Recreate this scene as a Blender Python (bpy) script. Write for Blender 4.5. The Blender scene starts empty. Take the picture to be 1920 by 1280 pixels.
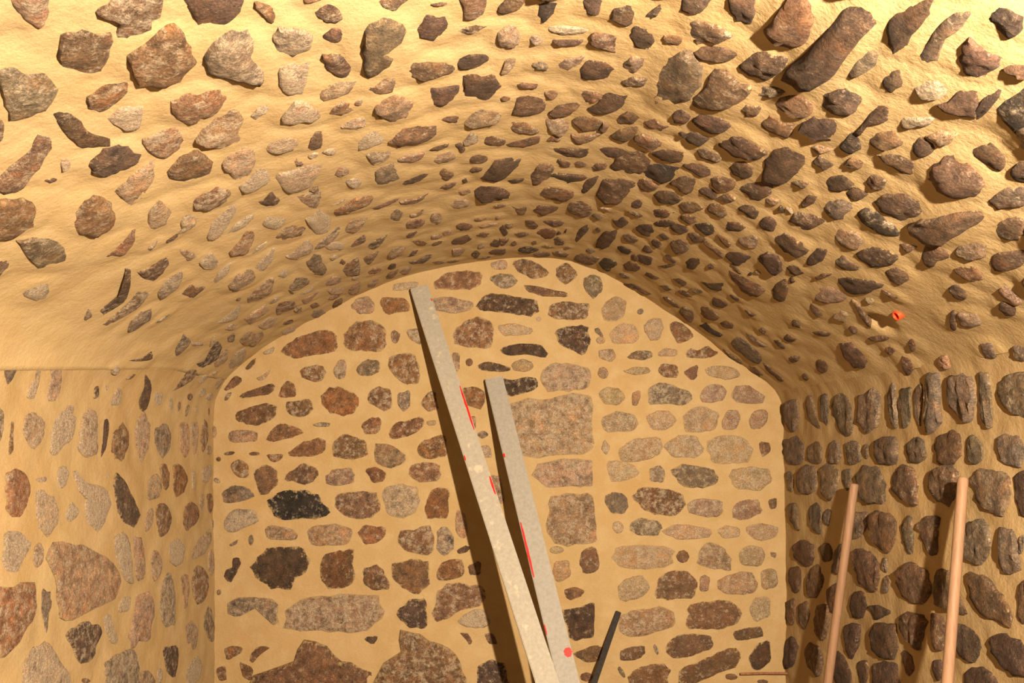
import bpy, bmesh, math, random
import numpy as np
from mathutils import Vector, noise

random.seed(7)
scene = bpy.context.scene
COL = scene.collection

# ------------------------------------------------------------------ camera
F, CX, CY = 1500.0, 960.0, 640.0          # focal length and centre in pixels of a 1920x1280 frame
PITCH = math.atan(180.0 / F)
SP, CP = math.sin(PITCH), math.cos(PITCH)
cam_data = bpy.data.cameras.new('camera')
cam_data.sensor_width = 36.0
cam_data.lens = 36.0 * F / 1920.0
cam_data.clip_start = 0.02
cam = bpy.data.objects.new('camera', cam_data)
COL.objects.link(cam)
cam.location = (0, 0, 0)
cam.rotation_euler = (math.pi / 2 + PITCH, 0, 0)
scene.camera = cam

# ------------------------------------------------------------------ world, lamp, exposure
world = bpy.data.worlds.new('cellar_dark')
scene.world = world
world.use_nodes = True
world.node_tree.nodes['Background'].inputs['Color'].default_value = (1.0, 0.82, 0.6, 1)
world.node_tree.nodes['Background'].inputs['Strength'].default_value = 0.004
lamp_data = bpy.data.lights.new('work_lamp', 'SPOT')      # a floodlight on a stand beside the camera, facing the end wall
lamp_data.energy = 2000.0
lamp_data.color = (1.0, 0.80, 0.56)
lamp_data.shadow_soft_size = 0.035
lamp_data.spot_size = math.radians(132)
lamp_data.spot_blend = 1.0
lamp = bpy.data.objects.new('work_lamp', lamp_data)
lamp.location = (0.84, 0.10, 0.40)
lamp.rotation_euler = (Vector((-0.95, 4.5, -0.95)) - lamp.location).to_track_quat('-Z', 'Y').to_euler()
COL.objects.link(lamp)
vs = scene.view_settings
vs.view_transform = 'Standard'
vs.look = 'None'
vs.exposure = 0.0
vs.gamma = 1.0
vs.use_curve_mapping = False

# ------------------------------------------------------------------ room measures (camera is the origin, metres)
D = 5.0            # distance of the end wall
FLOOR_Z = -1.75
Y0 = -1.5          # wall behind the camera


def ray(px, py):
    u, v = (px - CX) / F, (CY - py) / F
    return np.array([u, CP - v * SP, SP + v * CP])


def at_y(px, py, y):
    r = ray(px, py)
    return Vector(r * (y / r[1]))


def at_x(px, py, x):
    r = ray(px, py)
    return Vector(r * (x / r[0]))


# outline of the end wall: left wall, vault, right wall
EDGE_L = [(402, 1290), (401, 1050), (400, 900), (399, 800), (401, 760)]
EDGE_V = [(406, 742), (420, 716), (450, 684), (490, 656), (540, 625), (590, 597), (640, 569), (720, 533), (780, 514),
          (840, 499), (900, 488), (960, 481), (1020, 481), (1080, 492), (1130, 514), (1180, 540), (1230, 571),
          (1280, 603), (1313, 626), (1353, 656), (1403, 690), (1437, 715), (1456, 734)]
EDGE_R = [(1465, 752), (1468, 800), (1470, 900), (1472, 1050), (1475, 1290)]


def resample(pts, step):
    pts = np.array(pts, float)
    seg = np.hypot(*(pts[1:] - pts[:-1]).T)
    cum = np.concatenate([[0], np.cumsum(seg)])
    n = max(2, int(round(cum[-1] / step)) + 1)
    t = np.linspace(0, cum[-1], n)
    return np.stack([np.interp(t, cum, pts[:, 0]), np.interp(t, cum, pts[:, 1])], 1)


def xz(e):
    return [tuple(np.array(at_y(px, py, D))[[0, 2]]) for px, py in e]


pl, pv, pr = xz(EDGE_L), xz(EDGE_V), xz(EDGE_R)
pl.insert(0, (pl[0][0] - 0.005, FLOOR_Z - 0.02))
pr.append((pr[-1][0] + 0.01, FLOOR_Z - 0.02))
PROF = resample(pl + pv + pr, 0.016)
for _ in range(7):                                   # take the corners off the hand digitised curve
    PROF[1:-1] = 0.25 * PROF[:-2] + 0.5 * PROF[1:-1] + 0.25 * PROF[2:]
PROF = resample(PROF, 0.016)
NP_ = len(PROF)
tan = np.gradient(PROF, axis=0)
tan /= np.linalg.norm(tan, axis=1)[:, None]
NRM = np.stack([tan[:, 1], -tan[:, 0]], 1)           # points into the room
SARC = np.concatenate([[0], np.cumsum(np.linalg.norm(np.diff(PROF, axis=0), axis=1))])


def near_s(p):
    return SARC[np.argmin(np.hypot(PROF[:, 0] - p[0], PROF[:, 1] - p[1]))]


S_L = near_s(pv[0])      # springing on the left
S_R = near_s(pv[-1])     # springing on the right


def prof_at(s):
    i = np.interp(s, SARC, np.arange(NP_))
    k = np.arange(NP_)
    p = np.array([np.interp(i, k, PROF[:, 0]), np.interp(i, k, PROF[:, 1])])
    n = np.array([np.interp(i, k, NRM[:, 0]), np.interp(i, k, NRM[:, 1])])
    return p, n / np.linalg.norm(n)


def hit_prof(px, py, off):
    """(s, y) where the pixel's ray meets the vault/wall profile moved inwards by off"""
    r = ray(px, py)
    q = PROF + NRM * off
    d = np.array([r[0], r[2]])
    cr = q[:, 0] * d[1] - q[:, 1] * d[0]
    best = None
    for i in np.nonzero(cr[:-1] * cr[1:] <= 0)[0]:
        t = cr[i] / (cr[i] - cr[i + 1])
        p = q[i] + t * (q[i + 1] - q[i])
        lam = p @ d / (d @ d)
        if lam > 0 and (best is None or lam < best[0]):
            best = (lam, SARC[i] + t * (SARC[i + 1] - SARC[i]))
    return (best[1], best[0] * r[1]) if best else (0.0, 99.0)


def seam_shift(y):
    """the left springing line climbs a little towards the end wall"""
    return max(-0.06, min(0.10, -0.025 + 0.093 * (y - 2.9)))


def surface_of(px, py):
    s, y = hit_prof(px, py, 0)
    if y >= D:
        return 'B'
    return 'L' if s < S_L + seam_shift(y) else ('R' if s > S_R else 'V')
# ------------------------------------------------------------------ stones as surveyed: outline of every stone, per survey sheet
# sheet = (x, y, magnification); letter = stone colour; x,y x,y ... = outline, or x,y,w,h,angle for a small pebble
SHEETS = [
((0, 0, 3), """
p 75,0 75,-40 260,-40 265,90 235,160 180,130 90,50; b 540,50 600,20 640,-40 900,-40 900,0 870,90 800,190 700,235 660,200 670,110 600,80
d 1040,0 1060,-40 1330,-40 1340,70 1240,140 1150,190 1120,150 1100,80; b 1430,0 1520,30 1550,80 1525,135 1470,80; d 1780,70 1850,10 1900,50 1920,100 1890,120 1820,115
b 350,200 460,175 520,205 620,200 600,330 570,420 480,455 385,390 340,330; r 730,300 900,160 970,150 1030,250 1075,340 1000,450 900,480 820,460 760,380
g 1150,340 1190,260 1290,165 1400,190 1420,260 1390,310 1460,400 1460,470 1330,445 1190,410; g 1545,190 1580,150 1690,160 1740,210 1715,290 1600,320 1550,270
g 5,400 90,370 220,345 270,420 310,510 260,600 130,670 80,650 40,560; r 500,540 600,465 700,450 710,520 650,600 570,630 510,600
w 600,670 680,610 790,610 795,690 760,745 700,730; d 310,630 380,625 450,690 500,760 600,790 590,820 460,825 390,770 340,700
r 965,560 1080,490 1200,500 1270,560 1220,620 1100,720 1020,680 980,620; p 1130,780 1180,700 1290,615 1330,630 1365,690 1330,750 1360,800 1320,835 1200,815
r 820,790 920,745 990,740 1025,800 1000,860 930,890 850,850; d 510,930 590,850 690,835 790,910 770,960 600,1000 530,960
p 655,1075 740,1000 860,925 850,1030 800,1130 740,1165 700,1120; b 955,970 1010,900 1110,870 1190,940 1185,1000 1100,1035 1000,1010
b 0,1000 60,930 160,870 200,800 280,830 270,890 200,960 140,1040 60,1070 0,1040; w 340,900 390,900 400,940 360,970
r -30,1120 130,1130 190,1180 170,1260 60,1330 -30,1320; r 415,1190 520,1120 600,1150 640,1220 610,1290 520,1330 440,1280
p 840,1190 900,1140 960,1200 940,1270 870,1290 840,1250; b 1100,1110 1190,1050 1290,1090 1300,1130 1200,1190 1110,1170
b -20,670 20,690 15,780 -20,830; d 240,1010 300,1005 330,1025 270,1030; p 1020,1260 1060,1190 1110,1220 1100,1290 1040,1330
d 1820,190 1860,150 1920,150 1950,190 1900,240 1840,245; b 1700,-20 1810,-20 1800,15 1740,20; w 1760,860,60,40,0
"""),
((0, 427, 3), """
g 110,70 180,60 290,65 370,130 350,190 290,230 220,210 160,150; r 600,160 680,100 750,30 755,90 700,160 650,150; w 130,365 190,320 265,320 265,400 210,410 160,390
b -20,180 40,180 45,215 -20,270; d 785,250 860,230 940,180 945,240 880,310 830,290; d 700,270 730,270 720,390 690,430 610,470 565,500 570,450 640,410 690,380
b 585,530 650,490 740,420 780,385 825,410 790,460 700,500 600,545; g 900,370 940,310 1030,270 1030,310 980,370 920,400
g 725,560 740,530 800,490 855,485 845,525 780,560 730,580; g 860,540 970,490 960,505 900,535; b 1030,380 1080,330 1110,355 1155,345 1100,400 1060,400
p 1010,130 1060,145 1110,170 1070,205 1040,180; w 1130,200 1190,160 1235,210 1220,250 1160,235; w 1210,300 1240,240 1300,215 1290,255 1230,320
p 820,130 880,85 900,90 850,140; d 720,742 800,735 850,700 860,740 800,748; g 470,510 500,450 520,500 480,520; d 940,75 1000,50 1010,60 950,90; p 1000,40 1060,-20 1090,0 1040,40
g 20,790 100,785 75,840 40,885 25,830; w 205,785 235,785 215,900 190,970 150,960 165,880 200,850; p 280,785 350,785 350,880 320,970 260,970 265,900 285,850
w 630,790 650,770 675,800 660,820 630,820; b 700,850 760,820 765,830 730,852; d 530,900 555,890 560,950 525,960; w 590,880 610,890 600,920; w 625,950 660,900 690,920 680,995 610,995
d 815,820 850,860 855,930 830,1020 780,1020 785,950 805,900; w 870,930 925,925 910,990 880,1005 860,960; w 960,990,30,70,0; b 1005,1005,25,60,5; b 1048,1030,28,75,15
w 1100,1020,25,35,0; b 1172,1035,12,50,0; g -20,985 25,1040 20,1150 -20,1240; b 60,1080 85,1100 75,1160 80,1250 55,1290 50,1180
p 130,1060 190,1035 240,1060 265,1120 240,1200 190,1250 150,1200 110,1150; w 300,1080 350,1020 410,985 430,1090 415,1180 350,1230 300,1290 275,1260 290,1160
p 450,1090 500,1020 555,1040 550,1160 555,1250 490,1290 440,1240; d 585,1080 605,1060 620,1120 600,1250 565,1285 580,1180
b 640,1140 710,1105 735,1170 720,1250 690,1310 640,1320 620,1250; p 790,1060 820,1030 855,1110 850,1240 800,1320 770,1240 765,1140; g 880,1090 940,1090 975,1170 950,1270 910,1290 870,1200
p 1005,1100 1060,1110 1070,1240 1040,1300 1010,1250; p 1065,1100 1110,1090 1110,1230 1085,1290 1065,1200; b 1140,1080 1165,1100 1165,1200 1130,1270 1115,1180; p 1200,1150,35,70,0; p 1170,1250,35,50,0
r 1620,1270 1690,1210 1800,1180 1835,1195 1820,1250 1760,1285 1640,1285; b 1870,1230 1890,1180 1960,1160 2060,1210 2060,1270 1990,1300 1880,1285; b 1290,1268,60,20,-10; b 1430,1270,60,20,0
"""),
((0, 854, 3), """
r 40,110 90,85 150,100 180,190 170,310 130,370 80,330 30,290; w 190,130 270,115 265,145 215,150; w 320,70 370,55 395,100 370,160 345,185 315,140
w 410,65 460,130 490,160 540,165 610,200 630,260 600,350 550,420 490,390 470,290 490,230 450,220 420,140; w 190,210 230,195 300,230 330,320 310,410 270,455 220,410 190,330
w 360,330 400,250 440,300 435,345 380,375; d 650,100 690,130 740,220 790,320 770,390 700,385 650,320 640,200; w 585,100 615,95 620,140 590,130
p 835,140 890,100 915,160 900,230 830,250; b 905,60 940,45 960,100 950,180 930,200 910,140; r 975,60 1020,55 1055,120 1040,200 990,240 970,180; w 1075,95 1095,95 1090,190 1070,190
p 1135,70 1190,50 1195,100 1160,150 1130,140; p 805,400 830,310 865,295 860,370 820,440; b 880,290 930,265 965,330 950,420 890,460 875,380; b 1030,290 1080,260 1120,310 1110,370 1030,430 1020,360
p 1115,260 1140,200 1150,260 1130,330; b 1160,220 1190,205 1205,270 1190,325 1165,300; w 30,440 90,415 140,450 185,490 150,560 90,660 30,640 15,560
p 195,520 225,485 250,530 240,600 200,635 180,590; p 290,500 390,490 530,540 610,590 670,680 660,760 560,840 340,940 330,820 300,700 280,600
w 635,450 720,440 730,570 745,720 690,690 640,590; p 740,460 795,460 815,560 810,680 765,700 745,580; p 845,550 880,520 915,590 900,660 870,710 845,640
w 950,490 1010,460 1040,520 1030,590 980,615 940,580; p 1060,500 1130,460 1195,405 1195,480 1160,540 1070,590; b 1198,385,12,50,5; p 1190,600,36,160,0
r -20,740 90,740 190,705 210,800 190,900 130,990 60,1100 -20,1135; g 235,750 290,745 295,860 280,980 250,1000 225,880; w 670,830 700,790 740,800 730,870 665,880
p 780,790 870,770 880,860 860,960 850,1040 790,1030 745,1090 735,980 760,890; g 910,720 960,660 985,720 990,850 980,960 930,950 900,880
p 1020,680 1060,660 1070,750 1040,890 1030,800; b 1090,640 1130,610 1180,680 1170,780 1110,840 1080,750; d 375,1000 460,945 560,950 580,1000 540,1060 530,1120 460,1170 410,1130 410,1080 380,1050
w 575,910 620,885 650,980 670,1050 620,1050 590,980; w 120,1180 190,1090 260,1050 330,1130 390,1240 390,1310 100,1310; g 600,1150 690,1110 780,1085 780,1200 790,1300 580,1300
p 790,1220 840,1200 880,1260 880,1310 790,1310; d 920,1090 1005,1060 1005,1160 980,1250 930,1200; w 1050,1200 1110,1120 1140,1180 1120,1260 1040,1310
p 1040,960 1090,930 1120,990 1100,1090 1050,1080; g 1150,900 1180,840 1205,920 1200,1050 1170,1030 1145,970; w 900,1240,40,90,10; b 480,1265,60,30,0
p 1220,140,40,25,30; b 1228,20,25,25,0; r 1295,50 1340,20 1400,55 1395,120 1350,125 1310,90; b 1430,90 1490,50 1550,80 1560,160 1500,215 1465,220 1440,150
b 1620,100 1700,45 1780,70 1785,120 1720,165 1660,140 1610,140; g 1255,200 1310,170 1390,180 1430,225 1400,245 1260,270; k 1515,260 1560,220 1650,190 1790,215 1820,280 1860,310 1800,350 1600,360 1530,330
w 1250,400 1280,330 1330,300 1440,310 1450,380 1370,400 1310,435; g 1290,500 1340,470 1330,495 1300,510; g 1410,475,30,60,0; p 1490,420 1530,395 1640,410 1690,450 1660,475 1520,475
d 1305,580 1340,570 1355,600 1330,660 1295,710 1260,680 1270,640 1310,630; d 1410,640 1470,560 1540,520 1700,520 1730,600 1720,660 1660,680 1640,745 1560,745 1470,700
b 1800,640 1820,570 1900,540 1985,530 1990,650 1960,730 1850,740 1805,700; b 1232,768,20,30,0; g 1290,810 1380,795 1500,810 1560,820 1555,940 1520,950 1500,880 1440,850 1340,910 1285,880
p 1605,980 1610,900 1680,820 1800,795 1920,790 2120,790 2150,850 2160,900 2080,950 2040,985 1800,985; r 1260,1090 1300,1070 1365,1080 1350,1110 1280,1150
b 1400,1140 1440,1080 1640,1070 1640,1120 1590,1180 1520,1200 1430,1180; r 1345,1160 1400,1180 1460,1220 1400,1270 1360,1230
b 1480,1230 1560,1190 1650,1170 1720,1040 1800,1060 1870,1090 1890,1160 1960,1150 2010,1190 2090,1215 2110,1260 2100,1330 1450,1330; p 1830,120 1880,80 1990,70 1990,150 1900,170 1840,160; r 1500,-5 1590,-10 1580,20 1540,38 1510,20; r 1215,1200 1265,1180 1275,1260 1230,1270
"""),
((640, 854, 3), """
p 190,-60 260,-65 350,-10 355,40 280,65 190,40; r 140,80 200,65 250,100 240,140 180,155; r 390,60 430,40 540,45 560,100 530,145 440,145 390,110
b -40,240 0,215 100,205 205,215 205,300 170,350 110,355 0,330 -40,290; w 240,190 330,165 420,180 435,260 410,320 330,350 260,320 240,250; r 500,200 560,170 605,200 600,300 590,350 490,345 475,300
r 95,440 120,395 240,405 240,450 200,490 130,500; p -190,440 -150,395 -20,385 55,420 55,470 0,500 -150,505; r 330,430 400,420 490,395 515,450 510,540 470,555 360,535 325,490
g 540,420 580,395 630,450 630,520 580,560 540,530; d 655,530 700,505 725,520 700,545 660,550; b 125,640 190,615 240,650 275,750 200,755 130,720
b 280,620 380,590 495,590 490,700 440,770 390,775 330,730 300,690; r 540,650 580,590 670,585 690,640 670,690 540,700; p 650,310 690,320 710,440 690,465 650,440 640,380
b 520,900 530,780 600,730 780,740 800,820 760,850 660,870 600,920 530,935; w 650,940 710,885 800,860 840,940 800,970 700,960; d 340,850 390,810 470,810 480,900 470,965 400,970 330,920 310,880
b 650,1000 710,1000 735,1050 700,1105 665,1070; b 800,1000 850,1000 880,1060 830,1060; d 760,1190 830,1150 920,1170 940,1310 780,1310; b 570,1020,30,60,0; b 715,620 780,590 780,670 720,670
b 340,1000 400,990 500,1050 600,1090 665,1140 660,1200 700,1240 700,1320 230,1320 210,1240 260,1150 350,1100; d 90,1050 150,1020 250,1015 220,1080 220,1170 160,1190 110,1110
p 1080,120 1110,50 1250,25 1440,20 1460,110 1410,175 1300,165 1150,180; p 1180,250 1300,220 1410,225 1430,340 1470,440 1400,490 1200,495 1170,400; v 1495,30 1560,30 1660,60 1670,110 1600,140 1510,150
g 1730,80 1790,50 1820,90 1810,150 1740,140; g 1860,90 1900,55 2050,60 2110,110 2100,160 2000,180 1900,160; g 1480,230 1530,200 1590,215 1610,280 1590,325 1510,320
b 1640,240 1690,180 1800,185 1910,215 1920,270 1880,330 1790,335 1680,280; g 1620,380 1680,350 1780,365 1800,410 1770,450 1640,440; v 1555,400,60,70,-20; v 1810,430 1880,390 1980,390 2080,420 2060,460 1900,470
v 1530,550 1580,510 1750,500 1860,540 1850,610 1700,640 1540,620; b 1340,600 1360,540 1420,510 1470,560 1460,640 1370,665; v 1200,600 1280,590 1290,680 1220,710 1190,660; b 1255,760 1300,735 1375,765 1340,795 1280,810
v 1555,740 1600,690 1700,670 1730,750 1680,800 1570,820; b 1780,690 1850,645 1950,650 2000,720 1970,790 1860,810 1770,790; d 1250,880 1330,860 1450,820 1500,880 1500,990 1400,1020 1290,1040 1270,960
p 1570,900 1640,870 1800,850 1870,880 1870,950 1800,980 1640,1020 1570,980; b 1310,1120 1380,1080 1460,1060 1510,1080 1470,1140 1390,1165; b 1570,1100 1620,1075 1700,1070 1710,1110 1660,1145 1570,1150
b 1830,1060 1880,1010 1960,1005 2080,1020 2090,1080 2000,1110 1900,1140 1840,1110; b 1620,1230 1700,1180 1800,1170 1840,1200 1830,1300 1620,1310; g 1770,1090,20,60,-20; g 1575,1215,25,70,-30; p 840,110 890,120 920,260 880,260 845,200; b 1380,1245,70,50,0; v 1210,530,80,40,0
"""),
((250, 560, 4.8), """
w 770,210 860,150 960,60 960,110 940,180 890,205; p 1010,180 1080,120 1200,70 1240,120 1160,180 1080,230; p 820,285 880,240 940,245 910,300; g 850,350 910,320 925,360 900,400 860,390
p 960,370 1040,310 1160,310 1170,360 1100,430 990,400; p 1130,240 1230,180 1310,190 1290,250 1180,275; w 1350,310 1420,250 1460,270 1440,320 1400,340; b 1400,215,110,40,-20
g 370,470 450,350 520,400 480,450 400,515; w 690,430 700,380 745,345 740,400; w 580,415,120,35,10; k 580,570 640,570 680,500 750,400 785,450 770,530 700,580 620,600; p 720,580 780,500 850,470 850,550 790,610 740,620
p 860,570 920,500 1000,470 1025,500 960,600 880,640; b 1000,630 1050,570 1100,530 1085,590 1030,640; w 1170,480 1270,430 1250,490 1180,500; b 350,830 410,750 480,660 560,635 575,680 520,740 440,790
w 580,750 600,700 680,680 640,730 590,765; w 730,670,70,30,-20; p 735,800 750,730 800,710 805,760 760,810; b 815,820 860,750 920,690 975,710 960,760 870,815; w 620,845,90,60,-50; b 505,882,65,70,0; w 690,880,80,60,-40; b 815,910 840,850 885,840 870,880 840,915
r 1340,480 1380,410 1500,350 1600,310 1760,285 1810,380 1800,480 1700,490 1440,530 1370,510; r 1500,660 1560,610 1690,605 1735,650 1700,730 1620,750 1530,710; p 1800,640 1840,560 1890,540 1920,600 1900,700 1850,720 1810,690
b 960,860 1100,810 1250,755 1270,820 1210,860 1050,880 975,890; v 1100,715 1160,690 1235,635 1200,700 1150,735; r 1310,880 1330,800 1400,735 1450,780 1460,870 1380,890; b 1370,930 1450,930 1540,900 1590,920 1605,1000 1540,1060 1440,1060 1385,1020
r 1690,890 1750,800 1850,800 1920,830 2010,850 2030,950 1990,1030 1890,1045 1780,1020 1710,960; b 910,1020 1000,1000 1160,940 1290,980 1240,1070 1160,1130 1050,1130 950,1100; g 1610,1130 1700,1110 1780,1120 1760,1150 1640,1150
p 870,1190 1000,1180 1110,1200 1110,1280 870,1290 860,1230; r 1210,1240 1280,1140 1340,1125 1510,1170 1520,1210 1440,1240 1220,1290
"""),
((640, 427, 3), """
p 60,440 90,400 150,385 185,430 170,480 90,480; r 215,410 260,390 370,400 385,470 240,485; v 290,320 350,305 430,305 420,340 300,355; r 525,310 570,260 680,245 780,250 775,310 740,340 640,345 540,335
g 840,280 900,255 960,265 990,300 950,335 880,335; b 965,190 1050,175 1100,200 1165,245 1140,280 1080,285 1000,250; p 840,200 890,180 930,185 930,230 860,235; b 1030,325 1080,325 1270,365 1270,385 1150,385 1050,360
b 1210,220 1270,195 1325,250 1310,290 1260,320 1215,280; g 1365,290 1400,260 1460,280 1475,350 1410,400 1370,340; p 500,400 600,385 740,425 720,465 620,480 520,460; d 770,420 830,370 920,375 1095,410 1100,450 1080,495 930,475 770,460
b 1170,430 1260,415 1385,430 1390,510 1250,515 1175,500; r 10,610 60,540 180,520 235,550 245,650 220,690 60,680 20,650; b 275,590 300,570 335,600 310,650 285,640; p 365,580 430,560 450,660 390,630
r 630,640 650,560 760,505 845,530 850,620 830,675 720,670; v 880,550 960,535 1080,570 1060,600 900,605; d 885,690 940,660 1050,650 1130,660 1165,710 1140,730 1040,710 940,720; d 765,780 830,750 950,785 950,805 880,810 800,800
v 1020,775,120,70,0; d 1210,580 1280,555 1385,555 1390,680 1360,710 1260,670 1215,630; g 90,790 130,740 210,745 215,800 170,830 95,830; r 270,740 320,705 410,715 440,790 430,870 370,880 300,830 275,790
b 720,755,40,45,0; p 620,700 665,710 665,800 640,810; d 910,845 960,860 1010,845 1095,840 1100,900 1020,930 930,950; p 1130,800 1180,765 1290,765 1390,800 1400,880 1330,910 1160,920 1135,860
r 150,930 190,895 280,900 285,1000 250,1030 180,1000 150,980; g 320,930 385,915 385,1000 350,1035 320,990; r 445,990 490,920 530,920 545,1025 480,1025; r 680,900 760,890 810,930 800,1000 780,1020 700,1000
r 110,1110 160,1070 220,1070 230,1120 190,1160 130,1155; r 270,1140 310,1100 440,1065 460,1110 400,1160 300,1190 270,1170; v 480,1090 530,1080 530,1110 490,1110; r 430,1260 450,1200 580,1160 595,1280 480,1300
g 760,1160 800,1140 830,1165 790,1185; p 950,1010 1000,980 1410,940 1420,1100 1430,1250 1200,1275 1000,1280 980,1150; p 780,1225 830,1220 850,1290 800,1290; r 730,1060 755,1060 755,1130 740,1120; w 1110,512,30,25,0
v 1560,1250 1640,1190 1780,1180 1800,1260 1700,1310 1580,1310; v 1480,1190 1510,1230 1490,1280 1460,1240; v 1815,1220 1900,1170 1990,1170 2030,1230 2010,1290 1860,1290
"""),
((1100, 540, 4.8), """
v 130,200 180,120 270,75 350,120 350,230 260,290 160,290; g 70,370 110,360 150,430 130,440 80,400; v 125,470,80,70,0; v 210,400 310,320 430,330 470,440 420,500 230,490; v 510,350 560,280 660,280 690,370 650,460 560,460
b 735,330 800,305 890,340 965,440 900,470 815,495 770,410; g 480,215,60,50,-30; v 110,560 240,550 260,620 220,665 120,630; g 370,630 430,570 570,565 580,620 500,650; v 640,590 700,540 800,560 800,610 660,615
r 890,600 930,540 990,570 1090,515 1130,560 1190,580 1100,630 920,625; v 320,750 420,710 560,715 570,760 440,785; p 145,765,90,110,0; b 635,740 680,690 800,690 820,770 800,810 690,800; b 870,760 940,710 1000,695 990,800 950,830 900,790
v 1060,740 1130,700 1280,710 1390,780 1270,825 1100,790; v 110,960 170,890 300,910 350,990 280,1050 140,1040; p 410,950 470,920 485,980 450,1060 405,1050; g 550,960 600,870 700,860 920,930 940,990 880,1050 700,1035 560,1040
p 1000,1000 1080,880 1180,860 1255,930 1230,1010 1100,1030; p 1290,1000 1340,880 1450,880 1580,960 1600,1030 1400,1040; v 140,1170 250,1110 420,1130 460,1220 420,1280 160,1290
v 530,1170 640,1100 740,1110 800,1190 740,1270 580,1270; v 870,1170 960,1070 1100,1070 1190,1150 1140,1280 900,1290; p 1215,1210 1260,1110 1350,1090 1375,1170 1340,1270 1230,1270; p 1460,1200 1500,1110 1600,1090 1635,1150 1580,1250 1480,1280
b 690,100 740,90 820,150 850,190 780,180; b 830,230 870,180 950,200 970,300 900,290; b 990,230 1020,180 1100,180 1200,250 1170,275 1040,270; d 1130,140 1145,80 1270,140 1220,170 1140,160
k 1030,350 1080,325 1130,370 1210,400 1190,430 1110,400; b 1195,325 1250,300 1310,320 1310,360 1220,350; b 1215,540 1280,580 1400,640 1400,670 1320,650; g 1310,520 1360,450 1420,480 1500,540 1570,590 1540,650 1430,610 1360,560
g 1430,420 1500,440 1560,490 1630,520 1580,525 1500,490; b 1460,690 1510,700 1600,780 1560,800 1490,740; b 1590,680 1660,720 1790,820 1740,830 1650,770; d 1680,490 1720,480 1780,540 1740,545
b 1540,390 1580,345 1620,390 1580,420; d 1420,200 1480,220 1530,230 1470,260; b 1760,470 1800,420 1880,460 1830,500; b 1800,640 1870,610 1920,620 1880,655; d 820,40 880,30 945,80 900,90; d 1280,40 1330,70 1380,80 1370,110 1310,90; b 1840,350 1860,270 1910,290 1915,370; b 510,35,120,36,15
"""),
((1280, 427, 3), """
b 880,680 950,670 1040,740 1020,770 960,780 910,740; b 1165,690,55,50,0; b 1230,730 1280,740 1300,790 1260,830 1235,780; g 1680,660 1740,650 1760,720 1690,740; p 1430,740 1480,720 1510,780 1460,800; g 1850,680 1940,670 1940,740 1880,750
b 620,740,60,35,-10; b 690,840,40,40,0; b 780,780,70,60,40; b 1290,660,40,70,0; g 570,1010 600,970 650,980 660,1060 640,1130 595,1140 565,1080; g 690,970 720,950 740,1000 760,1060 790,1130 740,1110 700,1050
g 770,950 820,940 830,1010 820,1120 790,1080 775,1010; g 840,970 880,940 930,960 960,1050 960,1130 910,1175 870,1120 835,1040; g 980,960 1030,920 1100,910 1110,1010 1090,1100 1020,1140 980,1080
g 1140,930 1190,880 1210,960 1220,1060 1200,1120 1160,1060; g 1220,920 1290,900 1290,1010 1280,1090 1230,1130 1225,1020; g 1300,930 1350,870 1360,960 1340,1030 1330,1110 1310,1040
g 1365,850 1440,830 1460,930 1440,1020 1450,1090 1390,1140 1345,1140 1362,1020; g 1480,850 1560,835 1630,850 1660,950 1630,1060 1600,1095 1530,1060 1490,970; g 1660,840 1730,830 1745,950 1740,1100 1710,1130 1672,1050
g 1770,880 1830,840 1920,820 1980,830 1990,1050 1910,1065 1820,1010 1770,950; g 560,1200 640,1180 690,1230 680,1310 600,1330 565,1290; g 700,1240 770,1200 800,1270 780,1330 710,1320
g 805,1220 870,1200 900,1260 880,1330 815,1310; g 910,1220 960,1200 1000,1230 1005,1310 930,1330; g 1020,1220 1045,1215 1045,1290 1020,1300; g 1060,1210 1120,1180 1200,1190 1210,1290 1180,1330 1090,1320
g 1240,1230 1290,1180 1340,1190 1365,1270 1330,1320 1260,1310; b 1400,1190 1500,1140 1555,1180 1555,1280 1500,1330 1420,1310; g 1585,1200 1620,1165 1680,1210 1690,1300 1620,1330 1590,1290; g 1750,1200 1800,1165 1900,1180 1920,1290 1880,1340 1790,1320
r 430,1200 490,1210 490,1260 450,1290 435,1250; v 140,1210 220,1170 350,1180 390,1250 360,1320 170,1320
"""),
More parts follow.
